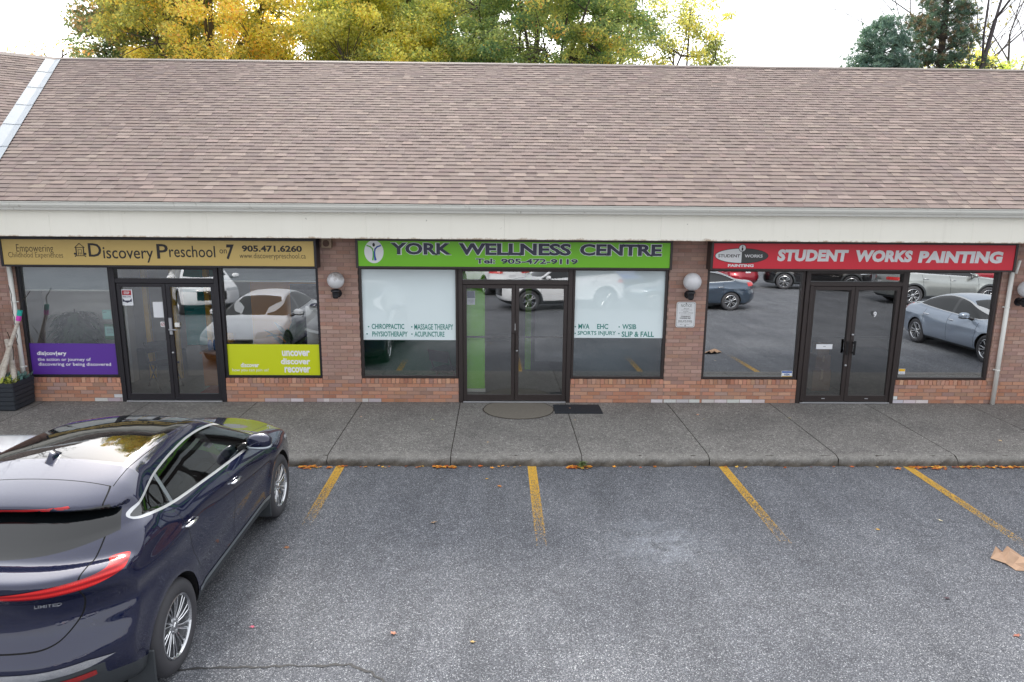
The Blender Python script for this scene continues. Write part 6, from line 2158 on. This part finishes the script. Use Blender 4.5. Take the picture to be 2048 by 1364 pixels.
GRN = [((.054, .078, .034), 3), ((.078, .098, .038), 3), ((.122, .126, .040), 2), ((.036, .065, .034), 2)]
YEL = [((.205, .166, .036), 4), ((.150, .142, .038), 3), ((.26, .172, .030), 2), ((.095, .105, .034), 3)]
YGR = [((.115, .122, .036), 4), ((.15, .142, .036), 3), ((.075, .098, .034), 3), ((.22, .18, .035), 1)]
DRK = [((.040, .062, .040), 3), ((.060, .080, .042), 3), ((.095, .080, .044), 1)]
ORA = [(.36, .150, .022), (.42, .200, .026), (.30, .115, .030), (.34, .19, .05)]
GT = "autumn trees behind the shingled roof"
maple("maple_tree", "dark green tree at the edge of the gold maple, nearest the valley flashing", -14.3, 18.6, 14, 2.7, 9.6, 4.4, DRK, 270, 178, .095, [(.15, .085, .045), (.12, .085, .045)], (.3, 0), GT)
maple("maple_tree", "big golden yellow maple with orange crown edges", -10.6, 16.2, 15, 3.9, 10.3, 5.2, YEL, 323, 255, .085, ORA, (0, 0), GT)
maple("maple_tree", "yellow-green maple in front of the taller deep green tree", -4.5, 15.4, 12, 2.7, 8.4, 3.7, YGR, 228, 255, .082, [(.26, .20, .04), (.20, .18, .04), (.34, .19, .03)], (0, 0), GT)
maple("maple_tree", "tall deep green tree rising behind the yellow-green maple", -5, 20.5, 17, 3.4, 11.8, 5.2, GRN, 228, 221, .095, [(.17, .16, .04)], (0, 0), GT)
maple("maple_tree", "broad green maple with rust orange tips above the wellness shop", 1.4, 15.8, 14, 3.6, 9.4, 4.6, GRN, 323, 255, .080, ORA, (0, 0), GT)
maple("maple_tree", "dark blue-green tree half hidden between two maples", -2.4, 22, 18, 3.2, 12, 5.5, DRK, 152, 187, .095, None, (0, 0), GT)
maple("maple_tree", "mid green tree showing at the far side of the rust tipped maple", 4.6, 21, 16, 2.6, 10.6, 4.4, GRN, 133, 187, .09, [(.24, .18, .04)], (0, 0), GT)
maple("young_tree", "thin open young tree with sky showing through its leaves", 6.5, 14.2, 11, 1.65, 7.9, 3, [((.085, .100, .040), 3), ((.16, .15, .04), 3), ((.26, .19, .04), 1), ((.055, .07, .036), 2)], 117, 72, .078, None, (.1, 0), GT, .50, .10)
maple("maple_tree", "low orange leafed tree just topping the valley flashing", -14.9, 13.2, 9, 1.5, 6.95, 1.8, [((.36, .16, .03), 2), ((.30, .11, .03), 2), ((.2, .12, .04), 1)], 45, 22, .07, None, (0, 0), GT, .40, .08)
maple("young_tree", "yellow-green shrubby tree under the bare branches", 18.6, 17.2, 9, 2.2, 7.2, 2.3, [((.22, .21, .04), 3), ((.13, .16, .05), 3), ((.26, .22, .04), 2)], 87, 93, .08, None, (0, 0), GT, .6, .08)

def pine(name, label, x, y, h, rad, z0, tufts, colr, shape='round', nl=.17):
    t = thing(name, label, "tree", (x, y, -.14), 0, "pines behind the shingled roof")
    mb = MB()
    mb.tube([(0, 0, 0), (.05, 0, h * .35), (-.04, .03, h * .7), (0, 0, h)], [.22, .18, .10, .02], 10, False)
    C_, D_ = [], []
    whorls = int((h - z0) / .42)
    for wv in range(whorls):
        z = z0 + (h - z0) * wv / whorls
        f = (z - z0) / (h - z0)
        rr = rad * (math.sin(math.pi * (.12 + .86 * f)) ** .75 if shape == 'round' else (1 - f) ** .7 * (1 if wv % 2 else .8) * random.uniform(.7, 1.1))
        nb = random.randint(5, 7)
        a0 = random.uniform(0, 6.28)
        for k in range(nb):
            a = a0 + 2 * math.pi * k / nb + random.uniform(-.25, .25)
            L = rr * random.uniform(.65, 1.15)
            tip = Vector((L * math.cos(a), L * math.sin(a), z + L * random.uniform(.12, .5)))
            pts = branch_to(mb, (0, 0, z), tip, .03, .008, .04, 4)
            nt_ = max(3, int(L * tufts))
            for j in range(nt_):
                u = random.uniform(.25, 1.0) ** .7
                p = Vector((0, 0, z)).lerp(tip, u) + Vector((random.gauss(0, .16), random.gauss(0, .16), random.gauss(.05, .13)))
                C_.append(p[:]); D_.append((math.cos(a) * .5 + random.gauss(0, .4), math.sin(a) * .5 + random.gauss(0, .4), .75 + random.gauss(0, .25)))
    mb.build("trunk", M_bark, t).matrix_parent_inverse = Matrix.Identity(4)
    C_, D_ = np.array(C_), np.array(D_)
    D_ /= np.linalg.norm(D_, axis=1)[:, None]
    per = 20
    idx = np.repeat(np.arange(len(C_)), per); n = len(idx)
    dirs = D_[idx] * .75 + unit(n) * .85
    dirs /= np.linalg.norm(dirs, axis=1)[:, None]
    L = rng.uniform(.6, 1.1, n) * nl
    bx = np.cross(dirs, unit(n)); bx /= np.linalg.norm(bx, axis=1)[:, None] + 1e-9
    tt = 1.7 * np.array(colr)[rng.integers(0, len(colr), len(C_))][idx] * rng.uniform(.65, 1.4, n)[:, None]
    quads_mesh("crown", C_[idx] + dirs * L[:, None] * .5, dirs * (L * .5)[:, None], bx * .011, tt, M_needle, t)
    return t
BLU = [(.110, .175, .150), (.085, .140, .125), (.140, .205, .170)]
PGR = [(.075, .125, .090), (.095, .145, .105), (.065, .105, .085), (.15, .12, .08)]
pine("pine_tree", "rounded blue-green pine standing apart against the white sky", 13.9, 15.2, 10.1, 1.2, 3.2, 60, BLU, 'round')
pine("pine_tree", "taller dark pine with open branches beside the rounded one", 16.4, 15.6, 15.5, 2.5, 4.2, 30, PGR, 'cone', .19)

def bare(name, label, x, y, h, sc, leaves=0, col_=(.22, .19, .05), seed=1, lean=0.0):
    rs = random.Random(seed)
    t = thing(name, label, "tree", (x, y, -.14), 0, "bare trees behind the shingled roof")
    mb = MB()
    tips = []
    def grow(p, d, L, r, lv):
        n = 3
        pts = [p]
        q = Vector(p)
        dd = Vector(d)
        for i in range(n):
            dd = (dd + Vector((rs.gauss(0, .10), rs.gauss(0, .10), .04))).normalized()
            q = q + dd * L / n
            pts.append(q.copy())
        r1 = r * .62
        mb.tube(pts, [r + (r1 - r) * i / n for i in range(n + 1)], 6 if lv < 3 else 4, False)
        tips.append(q.copy())
        if lv >= 5:
            return
        for k in range(rs.choice((2, 3, 3)) if lv else 4):
            a = rs.uniform(0, 6.28)
            side = dd.orthogonal().normalized()
            side.rotate(Matrix.Rotation(a, 3, dd))
            nd = (dd + side * rs.uniform(.35, .8)).normalized()
            s_ = pts[-1] if k < 2 else pts[-2]
            grow(s_, nd, L * rs.uniform(.6, .85), r1 * rs.uniform(.6, .85), lv + 1)
    grow(Vector((0, 0, 0)), Vector((lean, 0, 1)).normalized(), h * .36, .13 * sc, 0)
    mb.build("trunk", M_barkp, t).matrix_parent_inverse = Matrix.Identity(4)
    if leaves:
        tp = np.array([q[:] for q in tips])
        tp = tp[np.hypot(tp[:, 0], tp[:, 1]) < 3.0]
        C = tp[rng.integers(len(tp) // 4, len(tp), leaves)] + rng.normal(0, .12, (leaves, 3))
        A = unit(leaves); Bv = np.cross(A, unit(leaves))
        s_ = rng.uniform(.05, .085, leaves)[:, None]
        quads_mesh("crown", C, A * s_, Bv * s_ * .6, np.array([col_]) * rng.uniform(.6, 1.4, leaves)[:, None], M_fol, t)
    return t
bare("bare_tree", "leafless tree with thin grey branches beside the tall dark pine", 17.6, 15.2, 15.5, 1.7, 260, (.12, .12, .05), 3)
bare("bare_tree", "second leafless tree at the picture edge with a few yellow leaves", 18.9, 16.0, 15.0, 1.6, 700, (.24, .21, .05), 8, -.12)
bare("bare_tree", "bare twiggy tree at the upper corner beyond the wing roof", -17.5, 15.0, 15, 1.8, 900, (.07, .07, .06), 5)
